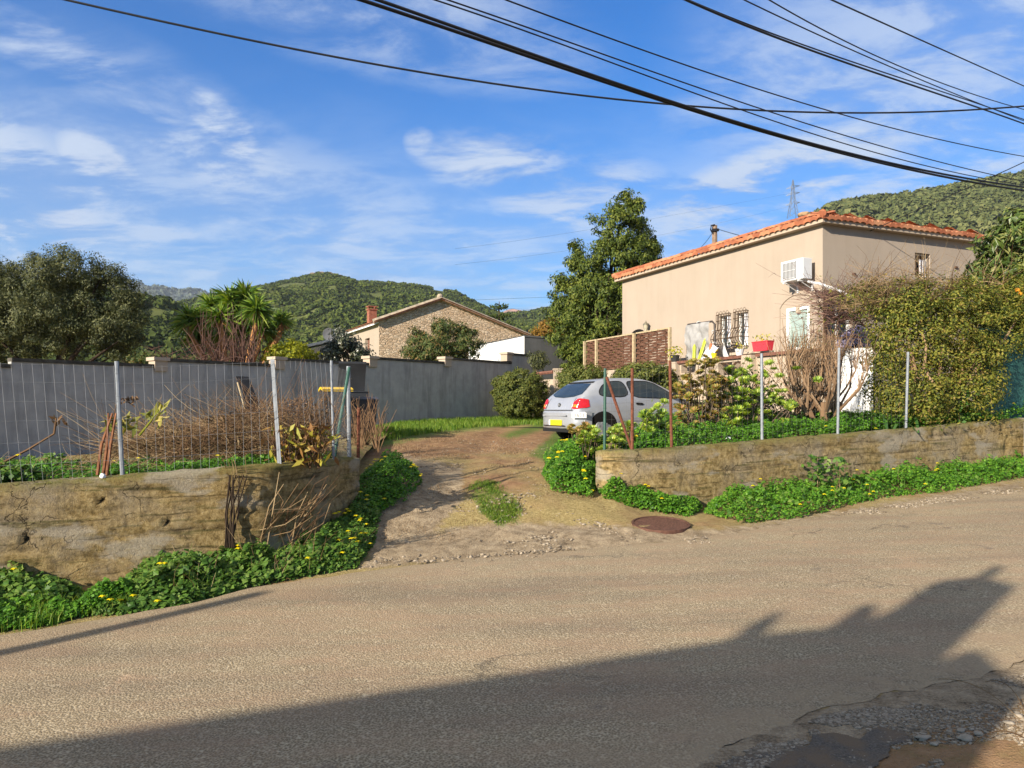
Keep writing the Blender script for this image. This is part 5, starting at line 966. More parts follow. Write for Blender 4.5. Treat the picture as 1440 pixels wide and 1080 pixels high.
def wallpt(line, px, inset=.12):
    u = (px-720)/F; q = resample(smoothline(line), .02); k = np.argmin(abs(q[:,0]/q[:,1]-u)+(q[:,1] < 2)*9); return q[k]+np.array([0, inset, .0])
def vpost(f, o, line, px, ytop, w, mat, lean=0, ang=False, name='post', inset=.12, dz=-.04):
    b = wallpt(line, px, inset); top = P(px+lean, ytop, b[1]); return post(f, b+[0,0,dz]-o, top-o, w, mat, name, ang), b, top
_, p1, t1 = vpost(fL, oL, WL, 163, 508, .042, M['galv'], 1); _, p2, t2 = vpost(fL, oL, WL, 388, 505, .042, M['galv'], -5, True); _, p3, t3 = vpost(fL, oL, WL, 466, 507, .032, M['galv'])
p4 = np.array([P(491,0,10.2)[0], 10.2, .9]); t4 = P(490,515,10.2); post(fL, p4-oL, t4-oL, .055, M['galv']); post(fL, P(469,650,9.7)-oL, P(491,517,10.15)-oL, .045, M['greenp'], 'brace')
post(fL, np.array([P(503.5,0,10.4)[0], 10.4, .85])-oL, P(504.5,573,10.4)-oL, .045, M['rusty'], 'stub_post')
p0 = wallpt(WL, -180); sl_ = [p0-oL, p1-oL, p2-oL, p3-oL, p4-oL]
meshwire(fL, sl_, [v[2]+.0 for v in sl_], [v-.95 for v in (2.0, t1[2]-.03, t2[2]-.03, t3[2]-.03, t4[2]-.03)], .085, (.16,.34,.52,.68,.84,.99), .0012, M['wire'], .03, -.07)
fR = empty('wire_fence', (2.6, 10.9, 1.05), 'wire mesh fence with rusty and galvanised posts on the right wall', 'fence'); oR = np.array([2.6, 10.9, 1.05]); P_ = []
p = np.array([P(850,0,10.75)[0], 10.75, 1.0]); t = P(851,518,10.75); post(fR, p-oR, t-oR, .04, M['greenp']); P_.append((p, t))
for px, yt, w, mt, ln_ in ((891,518,.042,M['rusty'],-2),(947,507,.042,M['rusty'],-5),(1075,497,.045,M['galv'],-4),(1182,489,.045,M['galv'],-2),(1279,495,.045,M['galv'],-2)):
    _, p, t = vpost(fR, oR, WR, px, yt, w, mt, ln_, False); P_.append((p, t))
post(fR, P(889,634,10.72)-oR, P(853,530,10.72)-oR, .04, M['rusty'], 'brace')
sr_ = [p-oR for p, t in P_]; meshwire(fR, sr_, [v[2] for v in sr_], [t[2]-.04-oR[2] for p, t in P_], .10, (.1,.2,.3,.4,.5,.6,.7,.8,.9,.99), .0010, M['wirer'], .015, 0)
nf = empty('shade_netting', (0, 0, 0), 'dark green shade netting fence at the right edge above the wall', 'fence'); m = MB(); a, b = np.array([8.75, 14.5]), np.array([13.5, 16.9]); V = np.zeros((60, 14, 3))
for i, s in enumerate(np.linspace(0, 1, 60)):
    for j, z in enumerate(np.linspace(1.38+s*.15, 3.1, 14)): V[i,j] = [*(a+(b-a)*s+.04*fbm(np.array([[s*14, z*2.5, 0]]), 2, 3)[0]), z+.03*math.sin(s*20)*(j == 13)]
M['net'] = plain('green_netting', (.03,.10,.085), .7, .2, var=.45, scale=30, bump=.7, bscale=80); m.grid(V); m.grid(V+[-.012,.02,0], flip=True); m.build('netting', M['net'], nf)
for s in (.02, .4, .8): m = MB(); c = a+(b-a)*s; m.tube([(c[0], c[1]+.06, 1.2), (c[0], c[1]+.06, 3.15)], .025, 6); m.build('post', M['greenp'], nf)
# ------------------------------------------------------------------ bins and the board
M['binp'] = plain('dark_grey_bin_plastic', (.035,.037,.04), .5, .4, var=.15); M['ylid'] = plain('yellow_bin_lid', (.80,.52,.01), .4, .4, var=.06)
def wbin(px, d, label, lid, rz, w=.56, hgt=1.0, open_=0.):
    x = (px-720)/F*d; e = empty('wheeled_bin', (x, d, zs(x, d)-.02), label, 'bin', 'wheeled bins by the grey wall', rz); m = MB(); b, t_ = w*.40, w*.5
    m.hexa([(-b,-b*1.15,.08),(b,-b*1.15,.08),(b,b*1.15,.08),(-b,b*1.15,.08),(-t_,-t_*1.2,hgt),(t_,-t_*1.2,hgt),(t_,t_*1.2,hgt),(-t_,t_*1.2,hgt)]); m.box((0,0,hgt+.012), (w*1.08, w*1.28, .02)); o = m.build('body', M['binp'], e)
    m = MB(); a = open_; yb, zb = t_*1.2+.03, hgt+.03; n = 7; V = np.zeros((n, 2, 3))
    for j in range(n):
        s = j/(n-1); l = s*w*1.28; V[j,:,1] = yb-l*math.cos(a)-.0; V[j,:,2] = zb+l*math.sin(a)+.05*math.sin(s*math.pi); V[j,:,0] = (-w*.55, w*.55)
    V2 = V-[0,0,.045]; m.grid(V); m.grid(V2, flip=True); m.grid(np.stack([V2[:,0], V[:,0]], 1)); m.grid(np.stack([V[:,1], V2[:,1]], 1)); m.add([V2[-1,0], V2[-1,1], V[-1,1], V[-1,0]], [[0,1,2,3]]); m.build('lid', lid, e)
    m = MB(); m.tube([(-w*.42, yb+.07, hgt-.03), (w*.42, yb+.07, hgt-.03)], .016, 6); m.tube([(-w*.3, yb, hgt-.03), (-w*.3, yb+.07, hgt-.03)], .016, 6); m.tube([(w*.3, yb, hgt-.03), (w*.3, yb+.07, hgt-.03)], .016, 6); m.build('handle', M['binp'], e)
    for sg in (-1, 1): m = MB(); m.cyl((sg*(b-.02), b*1.1, .10), (sg*(b+.05), b*1.1, .10), .10, seg=12); m.build('wheel', M['black'], e)
    return e
wbin(472, 16.0, 'dark wheeled bin with a bright yellow lid in front of the grey wall', M['ylid'], .35, .56, 1.02); wbin(497, 17.3, 'dark wheeled bin with its black lid raised behind the green brace', M['binp'], .35, .56, .98, 1.2); wbin(512, 16.6, 'dark wheeled bin with a closed dark lid nearest the driveway', M['binp'], .3, .5, .80)
m = MB(); c = P(343,556,18.6); ax_ = unit(P(352,582,18.5)-P(331,530,18.9)); sd = unit(np.array([wd[0], wd[1], 0])); nn = np.cross(ax_, sd)
p0, p1 = P(331,530,18.95), P(353,590,18.4); m.hexa([p1, p1+sd*.35, p1+sd*.35+nn*.03, p1+nn*.03, p0, p0+sd*.35, p0+sd*.35+nn*.03, p0+nn*.03]); bd = m.build('board', plain('blackened_board', (.03,.03,.032), .7, .2, var=.3), label='dark board leaning against the grey wall behind the brush heap', cat='board')
m = MB(); m.tube([P(334,538,18.7), P(347,584,18.3)], .018, 5); m.build('leaning_stick', M['palepost'], label='pale stick leaning against the dark board by the grey wall', cat='stick')
# ------------------------------------------------------------------ manhole cover
mp = G(929, 746); mz = zs(*mp); n_ = unit(np.array([-(zs(mp[0]+.3,mp[1])-zs(mp[0]-.3,mp[1]))/.6, -(zs(mp[0],mp[1]+.3)-zs(mp[0],mp[1]-.3))/.6, 1])); u_ = unit(np.cross([0,1,0], n_)); v_ = np.cross(n_, u_); c0 = np.array([mp[0], mp[1], mz+.03])
M['castiron'] = plain('rusted_cast_iron', (.13,.065,.045), .75, .3, .3, var=.35, scale=22, bump=.5); me = empty('manhole_cover', c0, 'round rusty cast iron manhole cover at the driveway edge', 'manhole cover')
def disc(r0, r1, z0, z1, seg=40):
    m = MB(); th = np.linspace(0, 6.2832, seg+1); V = np.array([[u_*r*math.cos(t)+v_*r*math.sin(t)+n_*z for r, z in ((r0, z0), (r0, z1), (r1, z1), (r1, z0))] for t in th]); m.grid(V); return m
m = disc(.335, .36, -.05, .012); m.build('frame', M['castiron'], me); m = disc(.0, .328, -.05, .004)
for r in np.arange(.05, .32, .034): 
    for k in range(int(r*70)): a = k/int(r*70)*6.2832; c = u_*r*math.cos(a)+v_*r*math.sin(a); m.ico(c+n_*.004, .011, 1, 0, sq=(1, 1, .5))
m.build('lid', M['castiron'], me)
# ------------------------------------------------------------------ stones and gravel
M['pebble'] = leafmat('pale_pebbles', [(.11,.085,.06), (.23,.185,.13), (.38,.32,.24)], 0., .9, .2)
def gravel(name, poly, n, r, label, zo=0.):
    q = sample(poly, n*2); q = q[fbm(np.stack([q[:,0]*2.3, q[:,1]*2.3, 0*q[:,0]], 1), 3, 77) > zo]; n = len(q); z0 = zsurf(q[:,0], q[:,1]); q0 = zr(q[:,0], q[:,1])+.008; inroad = (q[:,1] < yE(q[:,0])) & (q[:,1] > yN(q[:,0])); z0 = np.where(inroad, q0, z0); m = MB(); VT, FT = ICO[1]; s = r*(.35+RS.rand(n)**2.5*1.6)
    W = (VT[None]*(1+.9*(RS.rand(n, len(VT), 1)-.5)))*s[:,None,None]*np.stack([.7+.7*RS.rand(n), .6+.6*RS.rand(n), .35+.35*RS.rand(n)], 1)[:,None]+np.stack([q[:,0], q[:,1], z0+.2*s], 1)[:,None]
    m.add(W.reshape(-1, 3), (FT[None]+np.arange(n)[:,None,None]*len(VT)).reshape(-1, 3)); return m.build(name, M['pebble'], kind='stuff', label=label, cat='gravel')
gravel('gravel', gpoly([(1010,1075),(1080,1038),(1160,1004),(1230,992),(1300,1000),(1220,1020),(1130,1045),(1060,1085)]), 5200, .0065, 'gravel along the broken near edge of the road', -.5)
gravel('gravel', gpoly([(1150,1080),(1250,1000),(1340,965),(1440,945),(1440,1090),(1150,1100)]), 5000, .0055, 'scattered small stones on the dark shoulder at the lower right', -.3)
gravel('gravel', gpoly([(880,772),(980,752),(1040,742),(1140,728),(1300,703),(1440,684),(1440,692),(1300,712),(1140,742),(990,766)]), 1500, .012, 'pale gravel and leaf litter along the far road edge')
gravel('gravel', gpoly([(505,800),(570,760),(640,745),(760,735),(900,755),(880,770),(720,782),(600,792)]), 1500, .014, 'stony rubble where the driveway meets the road')
gravel('gravel', onz([(560,700),(640,650),(760,650),(830,690),(760,730),(640,735)], .42), 1500, .008, 'loose stones over the driveway', -.4)
SL = {(1298,1040):('long pale stone',.030,1.8),(1314,1049):('rounded grey stone',.022,1.),(1358,1044):('largest squarish pale stone',.035,1.35),(1376,1038):('small grey stone',.025,1.),(1367,1030):('smallest rounded stone',.015,1.),(1352,1031):('dark flat stone',.022,1.3),(1419,1024):('pale stone',.024,1.3),(1432,1012):('grey stone',.026,1.)}
PL = {(1298,1040):'left of the row on the dark shoulder',(1314,1049):'touching the long pale one',(1358,1044):'in the dark shoulder at the lower right',(1376,1038):'just right of the largest one',(1367,1030):'behind the largest one',(1352,1031):'left behind the largest one',(1419,1024):'at the edge of the dry grass',(1432,1012):'highest by the dry grass at the right edge'}
for (px, py), (lb, r, asp) in SL.items():
    q = G(px, py); m = MB(); V, Fc = ICO[2]; V = V*(1+.45*fbm(V*1.5+px, 2, px)[:,None])*np.array([asp, .9, .5])*r*.85; m.add(V, Fc); o = m.build('stone', plain('pale_stone', (.34,.29,.22), .9, .2, var=.25, scale=20) if 'pale_stone' not in bpy.data.materials else bpy.data.materials['pale_stone'], smooth=True, label=lb+' '+PL[(px, py)], cat='stone', group='stones on the road shoulder'); o.location = (*q, zs(*q)+r*.3); o.rotation_euler.z = RS.rand()*1-.5
m = MB()
for a, b, c in (((1436,1020),(1380,975),(1318,962)),((1440,1000),(1420,972),(1385,970)),((1440,1050),(1400,1052),(1366,1068))):
    pa = np.array([*G(*a), zs(*G(*a))]); pb_ = np.array([*G(*b), zs(*G(*b))+.10]); pc_ = np.array([*G(*c), zs(*G(*c))+.05]); s = np.linspace(0, 1, 9)[:,None]; m.tube((1-s)**2*pa+2*s*(1-s)*pb_+s*s*pc_, np.linspace(.003, .0015, 9), 4)
m.build('dry_stalks', LM['dry'], label='long dry grass stalks arching over the shoulder at the lower right', cat='stalks')
m = MB(); m.ico(P(1024,617,11.7)+[0,0,.0], .04, 2, .2); m.build('white_pebble', M['white'], label='white pebble lying on top of the right wall', cat='stone').location = (0, 0, 0)
m = MB(); m.ico(wallpt(WL, 141, .1)+[0,-.06,.03], .03, 2, .3); m.build('white_pebble', M['white'], label='white pebble on the left wall beside the canna stalks', cat='stone')
# ------------------------------------------------------------------ the parked car
def m_paint():
    t = NT('silver_car_paint'); n = t.noise(5, 3); c = t.ramp(n, [(.3, (.36,.375,.40)), (.7, (.41,.425,.45))])
    return t.done(t.bsdf(c, .36, .5, .3, Coat_Weight=.5, Coat_Roughness=.12))
M['paint'] = m_paint(); M['bumper'] = plain('grey_bumper', (.33,.34,.36), .45, .4, .2, var=.06); M['carglass'] = plain('car_glass', (.022,.032,.036), .05, .7, var=.2); M['rubber'] = plain('black_rubber', (.015,.015,.015), .8, .2); M['alloy'] = plain('grey_wheel_trim', (.30,.31,.32), .4, .5, .4)
M['redl'] = plain('red_lamp_lens', (.50,.012,.012), .12, .6, var=.15, scale=14); M['amber'] = plain('amber_lens', (.75,.22,.01), .15, .6); M['plate'] = plain('yellow_plate', (.82,.66,.02), .45, .3, var=.03)
LC, WC = 3.83, .815; HDG = R(26)
xs = np.array([0,.015,.04,.08,.13,.2,.3,.42,.55,.66,.78,.95,1.2,1.5,1.8,2.05,2.25,2.45,2.65,2.82,2.95,3.1,3.3,3.5,3.65,3.75,3.81,3.83])
ztop = np.interp(xs, [0,.015,.04,.08,.13,.2,.3,.45,.6,.72,.85,1.1,1.5,1.8,2.05,2.3,2.6,2.85,3.0,3.3,3.55,3.7,3.8,3.83], [.60,.66,.74,.82,.90,.965,1.06,1.18,1.28,1.325,1.345,1.365,1.37,1.355,1.31,1.21,1.06,.94,.905,.85,.78,.70,.58,.45])
wid = np.interp(xs, [0,.04,.13,.3,.7,1.2,2.6,3.2,3.55,3.75,3.83], [.60,.70,.765,.795,.812,.815,.812,.795,.75,.66,.50])
zbot = np.interp(xs, [0,.1,.5,3.2,3.7,3.83], [.30,.24,.20,.20,.24,.32]); zbelt = np.interp(xs, [0,.3,1.0,2.8,3.83], [.88,.96,.93,.90,.86])
roofw = np.interp(xs, [0,.3,.6,.8,1.5,2.0,2.8,3.83], [.93,.84,.745,.72,.72,.74,.86,.9])
def section(i):
    w, zt, zb_ = wid[i], ztop[i], zbot[i]; bl = min(zbelt[i], zt-.02); pts = [(.0, zb_), (w*.8, zb_), (w*.96, zb_+.05), (w*.985, zb_+.22), (w, min(.56, zt-.06)), (w*.992, min(.74, zt-.04)), (w*.965, bl)]
    rw = w*roofw[i]; zr_ = zt-.03 if zt > bl+.1 else zt-.008
    pts += [(w*.965*.55+rw*.45, bl+(zr_-bl)*.5), (rw, zr_), (rw*.86, zt-.008), (rw*.45, zt), (0, zt)]
    return np.array(pts)
S = np.array([section(i) for i in range(len(xs))]); k = S.shape[1]
# smooth resample along the length
xf = np.concatenate([np.linspace(0, .2, 12)[:-1], np.linspace(.2, 3.6, 70), np.linspace(3.6, 3.83, 12)[1:]]); Sf = np.zeros((len(xf), k, 2))
for j in range(k):
    for c in range(2): y = np.interp(xf, xs, S[:,j,c]); Sf[:,j,c] = np.convolve(np.pad(y, 2, 'edge'), [.1,.2,.4,.2,.1], 'valid')
full = np.concatenate([np.stack([np.broadcast_to(xf[:,None], (len(xf), k)), -Sf[...,0], Sf[...,1]], -1), np.stack([np.broadcast_to(xf[:,None], (len(xf), k)), Sf[...,0], Sf[...,1]], -1)[:,::-1][:,1:]], 1)
q = np.array([(779-720)/F*16.35, 16.35]); rear = np.array([q[0]+.0, q[1]+.25]); cz = zs(rear[0]+1.2, rear[1]+1.0)-.0
car = empty('parked_car', (rear[0]+math.cos(HDG)*.1, rear[1]+math.sin(HDG)*.1, cz), 'silver three door hatchback parked on the driveway behind the succulents', 'car', rz=HDG)
mb = MB(); mb.grid(full, flip=True)
for e_ in (0, len(xf)-1): idx = e_*full.shape[1]+np.arange(full.shape[1]); mb.f.append(idx if e_ == 0 else idx[::-1]); mb.s.append(np.array([len(idx)])); mb.m.append(np.array([0]))
body = mb.build('body', M['paint'], car, smooth=True); body.data.set_sharp_from_angle(angle=R(50))
bv = BVHTree.FromPolygons([v.co[:] for v in body.data.vertices], [p.vertices[:] for p in body.data.polygons])
def cast(o, d): h_ = bv.ray_cast(Vector(o), Vector(d)); return (np.array(h_[0]), np.array(h_[1])) if h_[0] is not None else (None, None)
def decal(poly, view, name, mat, off=.006, rings=5, parent=car, dens=8, sub=None):
    poly = np.array(poly, float); P2 = []
    for a, b in zip(poly, np.roll(poly, -1, 0)): P2 += [a+(b-a)*s for s in np.arange(dens)/dens]
    P2 = np.array(P2); c = P2.mean(0); m = MB(); V = []
    for r in np.linspace(1, .02, rings):
        for p in c+(P2-c)*r:
            o, d = {'side': ((p[0], -3, p[1]), (0, 1, 0)), 'side2': ((p[0], 3, p[1]), (0, -1, 0)), 'rear': ((-3, p[0], p[1]), (1, 0, 0)), 'front': ((7, p[0], p[1]), (-1, 0, 0))}[view]; h_, n = cast(o, d)
            if h_ is None: h_ = V[-1] if V else np.array([0, p[0], p[1]]); n = -np.array(d)*1.
            if (n@np.array(d)) > 0: n = -n
            V.append(h_+n*off)
    V = np.array(V).reshape(rings, len(P2), 3); V = np.concatenate([V, V[:,:1]], 1); m.grid(V, flip=view in ('side2', 'rear')); return m.build(name, mat, parent, smooth=True)
def rnd_poly(pts, r=.25, it=2):
    p = np.array(pts, float)
    for _ in range(it): p = np.array([z for a, b in zip(p, np.roll(p, -1, 0)) for z in (a*(1-r)+b*r, a*r+b*(1-r))])
    return p
for sd_, nm in (('side', -1), ('side2', 1)):
    decal(rnd_poly([(.62,.965),(1.32,.95),(1.25,1.27),(.98,1.275),(.74,1.20),(.60,1.06)], .22), sd_, 'rear_quarter_window', M['carglass'], .005, dens=4)
    decal(rnd_poly([(1.42,.945),(2.62,.925),(2.40,1.06),(2.05,1.24),(1.85,1.285),(1.34,1.275)], .14), sd_, 'door_window', M['carglass'], .005, dens=4)
    for x, nm2 in ((.66, 'rear'), (3.10, 'front')):
        decal([(x+.345*math.cos(t), .30+.345*math.sin(t)) for t in np.linspace(-.25, math.pi+.25, 16)], sd_, 'wheel_arch', M['black'], .004, dens=2)
        wh = MB(); y = -.70 if nm == -1 else .70; wh.tube([(x, y-.09, .285), (x, y-.075, .285), (x, y+.075, .285), (x, y+.09, .285)], [.255,.283,.283,.255], 24); w_ = wh.build('wheel', M['rubber'], car, smooth=False)
        tr = MB(); yo = y-.095*(-nm)*-1 if False else y+nm*.092; tr.tube([(x, yo-nm*.01, .285), (x, yo+nm*.004, .285), (x, yo+nm*.012, .285)], [.20,.19,.05], 20)
        for s in range(7): a = s*.8976; tr.box((x+.12*math.cos(a), yo+nm*.012, .285+.12*math.sin(a)), (.035, .012, .035))
        tr.build('wheel_trim', M['alloy'], w_)
    decal(rnd_poly([(.595,.945),(1.345,.93),(1.275,1.29),(.975,1.297),(.72,1.215),(.575,1.06)], .22), sd_, 'window_seal', M['rubber'], .0025, dens=4); decal(rnd_poly([(1.395,.925),(2.66,.905),(2.42,1.075),(2.06,1.26),(1.85,1.307),(1.315,1.297)], .14), sd_, 'window_seal', M['rubber'], .0025, dens=4)
    decal([(1.36,.30),(1.375,.30),(1.40,.93),(1.385,.93)], sd_, 'door_gap', M['black'], .003, 3); decal([(2.60,.34),(2.615,.34),(2.66,.88),(2.645,.88)], sd_, 'door_gap', M['black'], .003, 3)
    decal([(1.0,.44),(2.62,.44),(2.62,.485),(1.0,.485)], sd_, 'rubbing_strip', M['bumper'], .012, 3); decal(rnd_poly([(1.47,.78),(1.66,.775),(1.66,.82),(1.47,.83)], .2, 1), sd_, 'door_handle', M['black'], .016, 3)
    decal([(2.78,.70),(2.86,.70),(2.86,.735),(2.78,.735)], sd_, 'side_repeater', M['redl'], .008, 3)
    mi = MB(); mi.ico((2.42, nm*.93, .99), .10, 2, 0, sq=(.55, 1., .62)); mi.tube([(2.44, nm*.80, .95), (2.43, nm*.9, .97)], .03, 6); mi.build('wing_mirror', M['black'], car, smooth=True)
rl = [(-.60,.965),(.60,.965),(.655,1.03),(.575,1.25),(.48,1.265),(-.48,1.265),(-.575,1.25),(-.655,1.03)]
decal([(-.62,1.0),(-.40,.945),(0,.925),(.40,.945),(.62,1.0),(.60,1.09),(.52,1.225),(0,1.24),(-.52,1.225),(-.60,1.09)], 'rear', 'rear_window', M['carglass'], .006, 7)
decal([(-.54,1.238),(.54,1.238),(.52,1.275),(-.52,1.275)], 'rear', 'window_top_band', M['rubber'], .009, 3)  # black strip just above the rear window
for sg in (-1, 1):
    lp = decal(rnd_poly([(sg*.77,.905),(sg*.64,.90),(sg*.555,.83),(sg*.56,.70),(sg*.70,.685),(sg*.79,.72)], .1, 1), 'rear', 'tail_lamp', M['redl'], .012); decal([(sg*.70,.725),(sg*.60,.725),(sg*.62,.78),(sg*.70,.78)], 'rear', 'indicator', M['amber'], .017, 3, lp); decal([(sg*.585,.72),(sg*.562,.72),(sg*.562,.79),(sg*.585,.78)], 'rear', 'reverse_lamp', M['acw'], .017, 3, lp)
    decal([(3.48,.62),(3.74,.60),(3.72,.70),(3.52,.76)], 'side' if sg < 0 else 'side2', 'headlight', M['lampglass'], .008)
# rear bumper: a proud shell following the tail
bm_ = MB(); ys = np.linspace(-.80, .80, 33); zz = [.27,.30,.42,.50,.60,.635,.645]; V = np.zeros((len(ys), len(zz), 3))
for i, y in enumerate(ys):
    for j, z in enumerate(zz): x = -.075+.16*abs(y/.8)**3.2+.35*max(0, abs(y/.8)-.9)*3; V[i,j] = (x+(.05 if j == 0 else .03 if j == len(zz)-1 else 0), y*(1.0), z); V[i,j,0] += .06 if j == 6 else 0
bm_.grid(V, flip=True)
for sg in (-1, 1):  # side wings to the wheel arch
    w2 = np.array([[(x, sg*.826, z) for z in (.27,.30,.42,.50,.60,.64)] for x in np.linspace(.19, .36, 4)]); w2[0,:,0] = .19; bm_.grid(w2, flip=sg > 0); e0_ = V[-1 if sg > 0 else 0][:6]; bm_.grid(np.stack([e0_, w2[0]], 0), flip=sg > 0)
bp = bm_.build('rear_bumper', M['paint'], car, smooth=True)
m = MB(); m.box((-.079, 0, .555), (.012, 1.0, .03)); m.build('bumper_strip', M['bumper'], bp); m = MB(); m.box((-.083, -.06, .40), (.012, .53, .115)); m.build('number_plate', M['plate'], car); m = MB(); m.box((-.09, .185, .40), (.006, .05, .112)); m.build('plate_band', M['wframe'], bp)
m = MB(); m.box((.02,0,.24), (.10,1.2,.08)); m.build('under_tray', M['rubber'], car)
h_, n__ = cast((-3, 0, .77), (1, 0, 0)); m = MB(); m.tube([h_+n__*.0+[-.004,0,0], h_+[-.016,0,0]], .05, 16); bg_ = m.build('badge', M['binp'], car)
m = MB()
for a in range(3): t_ = a*2.094+1.57; m.tube([h_+[-.018,0,0], h_+[-.018, .035*math.cos(t_), .035*math.sin(t_)]], .008, 4)
m.build('emblem', M['alloy'], bg_); h2, n2_ = cast((-3, -.02, .905), (1, 0, 0)); h3, n3_ = cast((-3, .26, .985), (1, 0, 0)); m = MB(); m.tube([h2+n2_*.02, h2+n2_*.05+[0,0,.04], h3+n3_*.025], [.022,.016,.010], 6); m.build('rear_wiper', M['rubber'], car)
for sg in (-1, 1): decal([(sg*.565,.66),(sg*.555,.66),(sg*.535,.92),(sg*.545,.92)], 'rear', 'hatch_gap', M['black'], .005, 3)
decal([(-.62,.652),(.62,.652),(.62,.668),(-.62,.668)], 'rear', 'hatch_gap', M['black'], .010, 3)
m = MB(); m.box((-.086, 0, .335), (.012, .9, .02)); m.build('bumper_slot', M['black'], bp)
# sticker with figures on the bumper corner
cu = bpy.data.curves.new('sticker_figures', 'FONT'); cu.body = '1653'; cu.size = .105; cu.align_x = 'CENTER'; cu.align_y = 'CENTER'; cu.extrude = .001; tx = bpy.data.objects.new('sticker_figures', cu); cu.materials.append(M['binp']); me_ = bpy.data.meshes.new_from_object(tx); bpy.data.objects.remove(tx); tx = bpy.data.objects.new('sticker_figures', me_); COL.objects.link(tx); tx.parent = bp
tx.location = (.06, -.812, .56); 
dxy = np.array([.25, -.10]); tx.rotation_euler = (R(90), 0, R(-33)); m = MB(); cs_, sn_ = math.cos(R(-33)), math.sin(R(-33)); m.box((.06-(-sn_)*0+.004*-sn_*-1, -.808, .56), (.30, .004, .11), R(-33)); m.build('sticker', M['wframe'], bp)
# ------------------------------------------------------------------ hills and their scrub
def scrubmat(name, cols, *a):
    t = NT(name); rnd = t.n('ShaderNodeNewGeometry').outputs['Random Per Island']; k = len(cols); n = t.noise(.9, 4, .7)
    fac = t.math('ADD', t.math('MULTIPLY', rnd, .34), t.math('ADD', t.math('MULTIPLY', t.noise(.022, 4), .36), t.math('MULTIPLY', t.noise(.16, 3, .6), .40)))
    col = t.ramp(fac, [(.12+.76*i/(k-1), c) for i, c in enumerate(cols)])
    return t.done(t.bsdf(col, .9, .1, 0))
M['hillsoil'] = plain('hill_scrub_soil', (.10,.115,.035), .95, .1, var=.5, scale=.05)
M['maquis'] = scrubmat('maquis_scrub', [(.012,.022,.008), (.036,.056,.012), (.085,.11,.02), (.17,.18,.04)], .0, .8, .1, .03)
M['oakscrub'] = scrubmat('hazed_oak_scrub', [(.018,.028,.012), (.055,.07,.024), (.12,.135,.045), (.21,.20,.08)])  # paler and greyer than the other scrub, haze put into the colour
M['oakwood'] = scrubmat('oak_wood', [(.014,.024,.008), (.03,.046,.012), (.06,.08,.018), (.10,.11,.028)], .0, .8, .1, .06)
M['farhill'] = plain('hazed_bare_mountain', (.105,.125,.12), .95, .1, var=.3, scale=.004)  # blue grey of distance haze put into the mountain's colour
TM = []
for k in range(8):
    n = 15; dd = rdir(n); dd[:,2] = abs(dd[:,2])-.15; mb_ = MB(); leafquads(mb_, dd*(.55+.45*RS.rand(n, 1))*np.array([1.1, 1.1, .85]), dd+.45*rdir(n), .85*(.6+.7*RS.rand(n)), .7*(.6+.7*RS.rand(n)), fold=.1); TM.append((mb_.v[0], mb_.f[0].reshape(-1, 4)))
def hill(name, sil, D, D0, z0, pw=1., amp=3., seed=0, mat=None):
    sil = np.array(sil, float); cx = np.arange(sil[0,0], sil[-1,0]+1, 5.); sy = np.interp(cx, sil[:,0], sil[:,1])
    v = np.r_[np.linspace(0, 1, 46), 1.06, 1.2, 1.5]; d = D0+(D-D0)*v; zt = CH+(HZ-sy)/F*D
    u = (cx-720)/F; Z = np.zeros((len(cx), len(v))); Xh = u[:,None]*d[None]; Yh = np.broadcast_to(d[None], Xh.shape)
    Z = z0+(zt[:,None]-z0)*np.minimum(v, 1)[None]**pw; Z = np.where(v[None] > 1, zt[:,None]*(1-((v[None]-1)/.5)**2*.8), Z)
    Z = Z+amp*np.sin(math.pi*np.clip(v, 0, 1))[None]*fbm(np.stack([Xh/D*9, Yh/D*9, 0*Xh], -1), 3, seed)
    V = np.stack([Xh, Yh, Z], -1); mb = MB(); mb.grid(V); mb.build(name, mat or M['hillsoil'], smooth=True, kind='structure'); return V, v
def scrub(V, v, n, r, seed, vlo=0., vhi=1.02, pxr=None, cx=None, gaps=.2):
    rs = np.random.RandomState(seed); mb = MB(); nu = V.shape[0]; vi = np.interp(rs.rand(n*3)**.75*(vhi-vlo)+vlo, v, np.arange(len(v))); ui = rs.rand(n*3)*(nu-1.001)
    i, j = ui.astype(int), np.minimum(vi.astype(int), V.shape[1]-2); a, b = (ui-i)[:,None], (vi-j)[:,None]
    p = V[i,j]*(1-a)*(1-b)+V[i+1,j]*a*(1-b)+V[i,j+1]*(1-a)*b+V[i+1,j+1]*a*b
    keep = fbm(p/(r*7), 2, seed) > -.9+gaps*1.5; p = p[keep][:n]
    k = rs.randint(0, len(TM), len(p)); sz = r*(.4+1.1*rs.rand(len(p))**2.2)*(1+.35*vn(p/(r*14), seed+1))
    for t in range(len(TM)):
        q = p[k == t]; s = sz[k == t]; VT, FT = TM[t]; th = rs.rand(len(q))*6.283; c, sn = np.cos(th)[:,None], np.sin(th)[:,None]
        W = np.stack([VT[None,:,0]*c-VT[None,:,1]*sn, VT[None,:,0]*sn+VT[None,:,1]*c, np.broadcast_to(VT[None,:,2], (len(q), len(VT)))], -1)*s[:,None,None]+q[:,None]+np.array([0, 0, .25])*s[:,None,None]
        mb.add(W.reshape(-1, 3), (FT[None]+np.arange(len(q))[:,None,None]*len(VT)).reshape(-1, FT.shape[1]))
    return mb
V, v = hill('mountain', [(-300,395),(-100,384),(0,378),(60,386),(150,395),(200,401),(225,404),(240,409),(262,408),(285,412),(300,411),(330,420),(400,440)], 2600, 1500, 60, 1., 25, 3, M['farhill'])
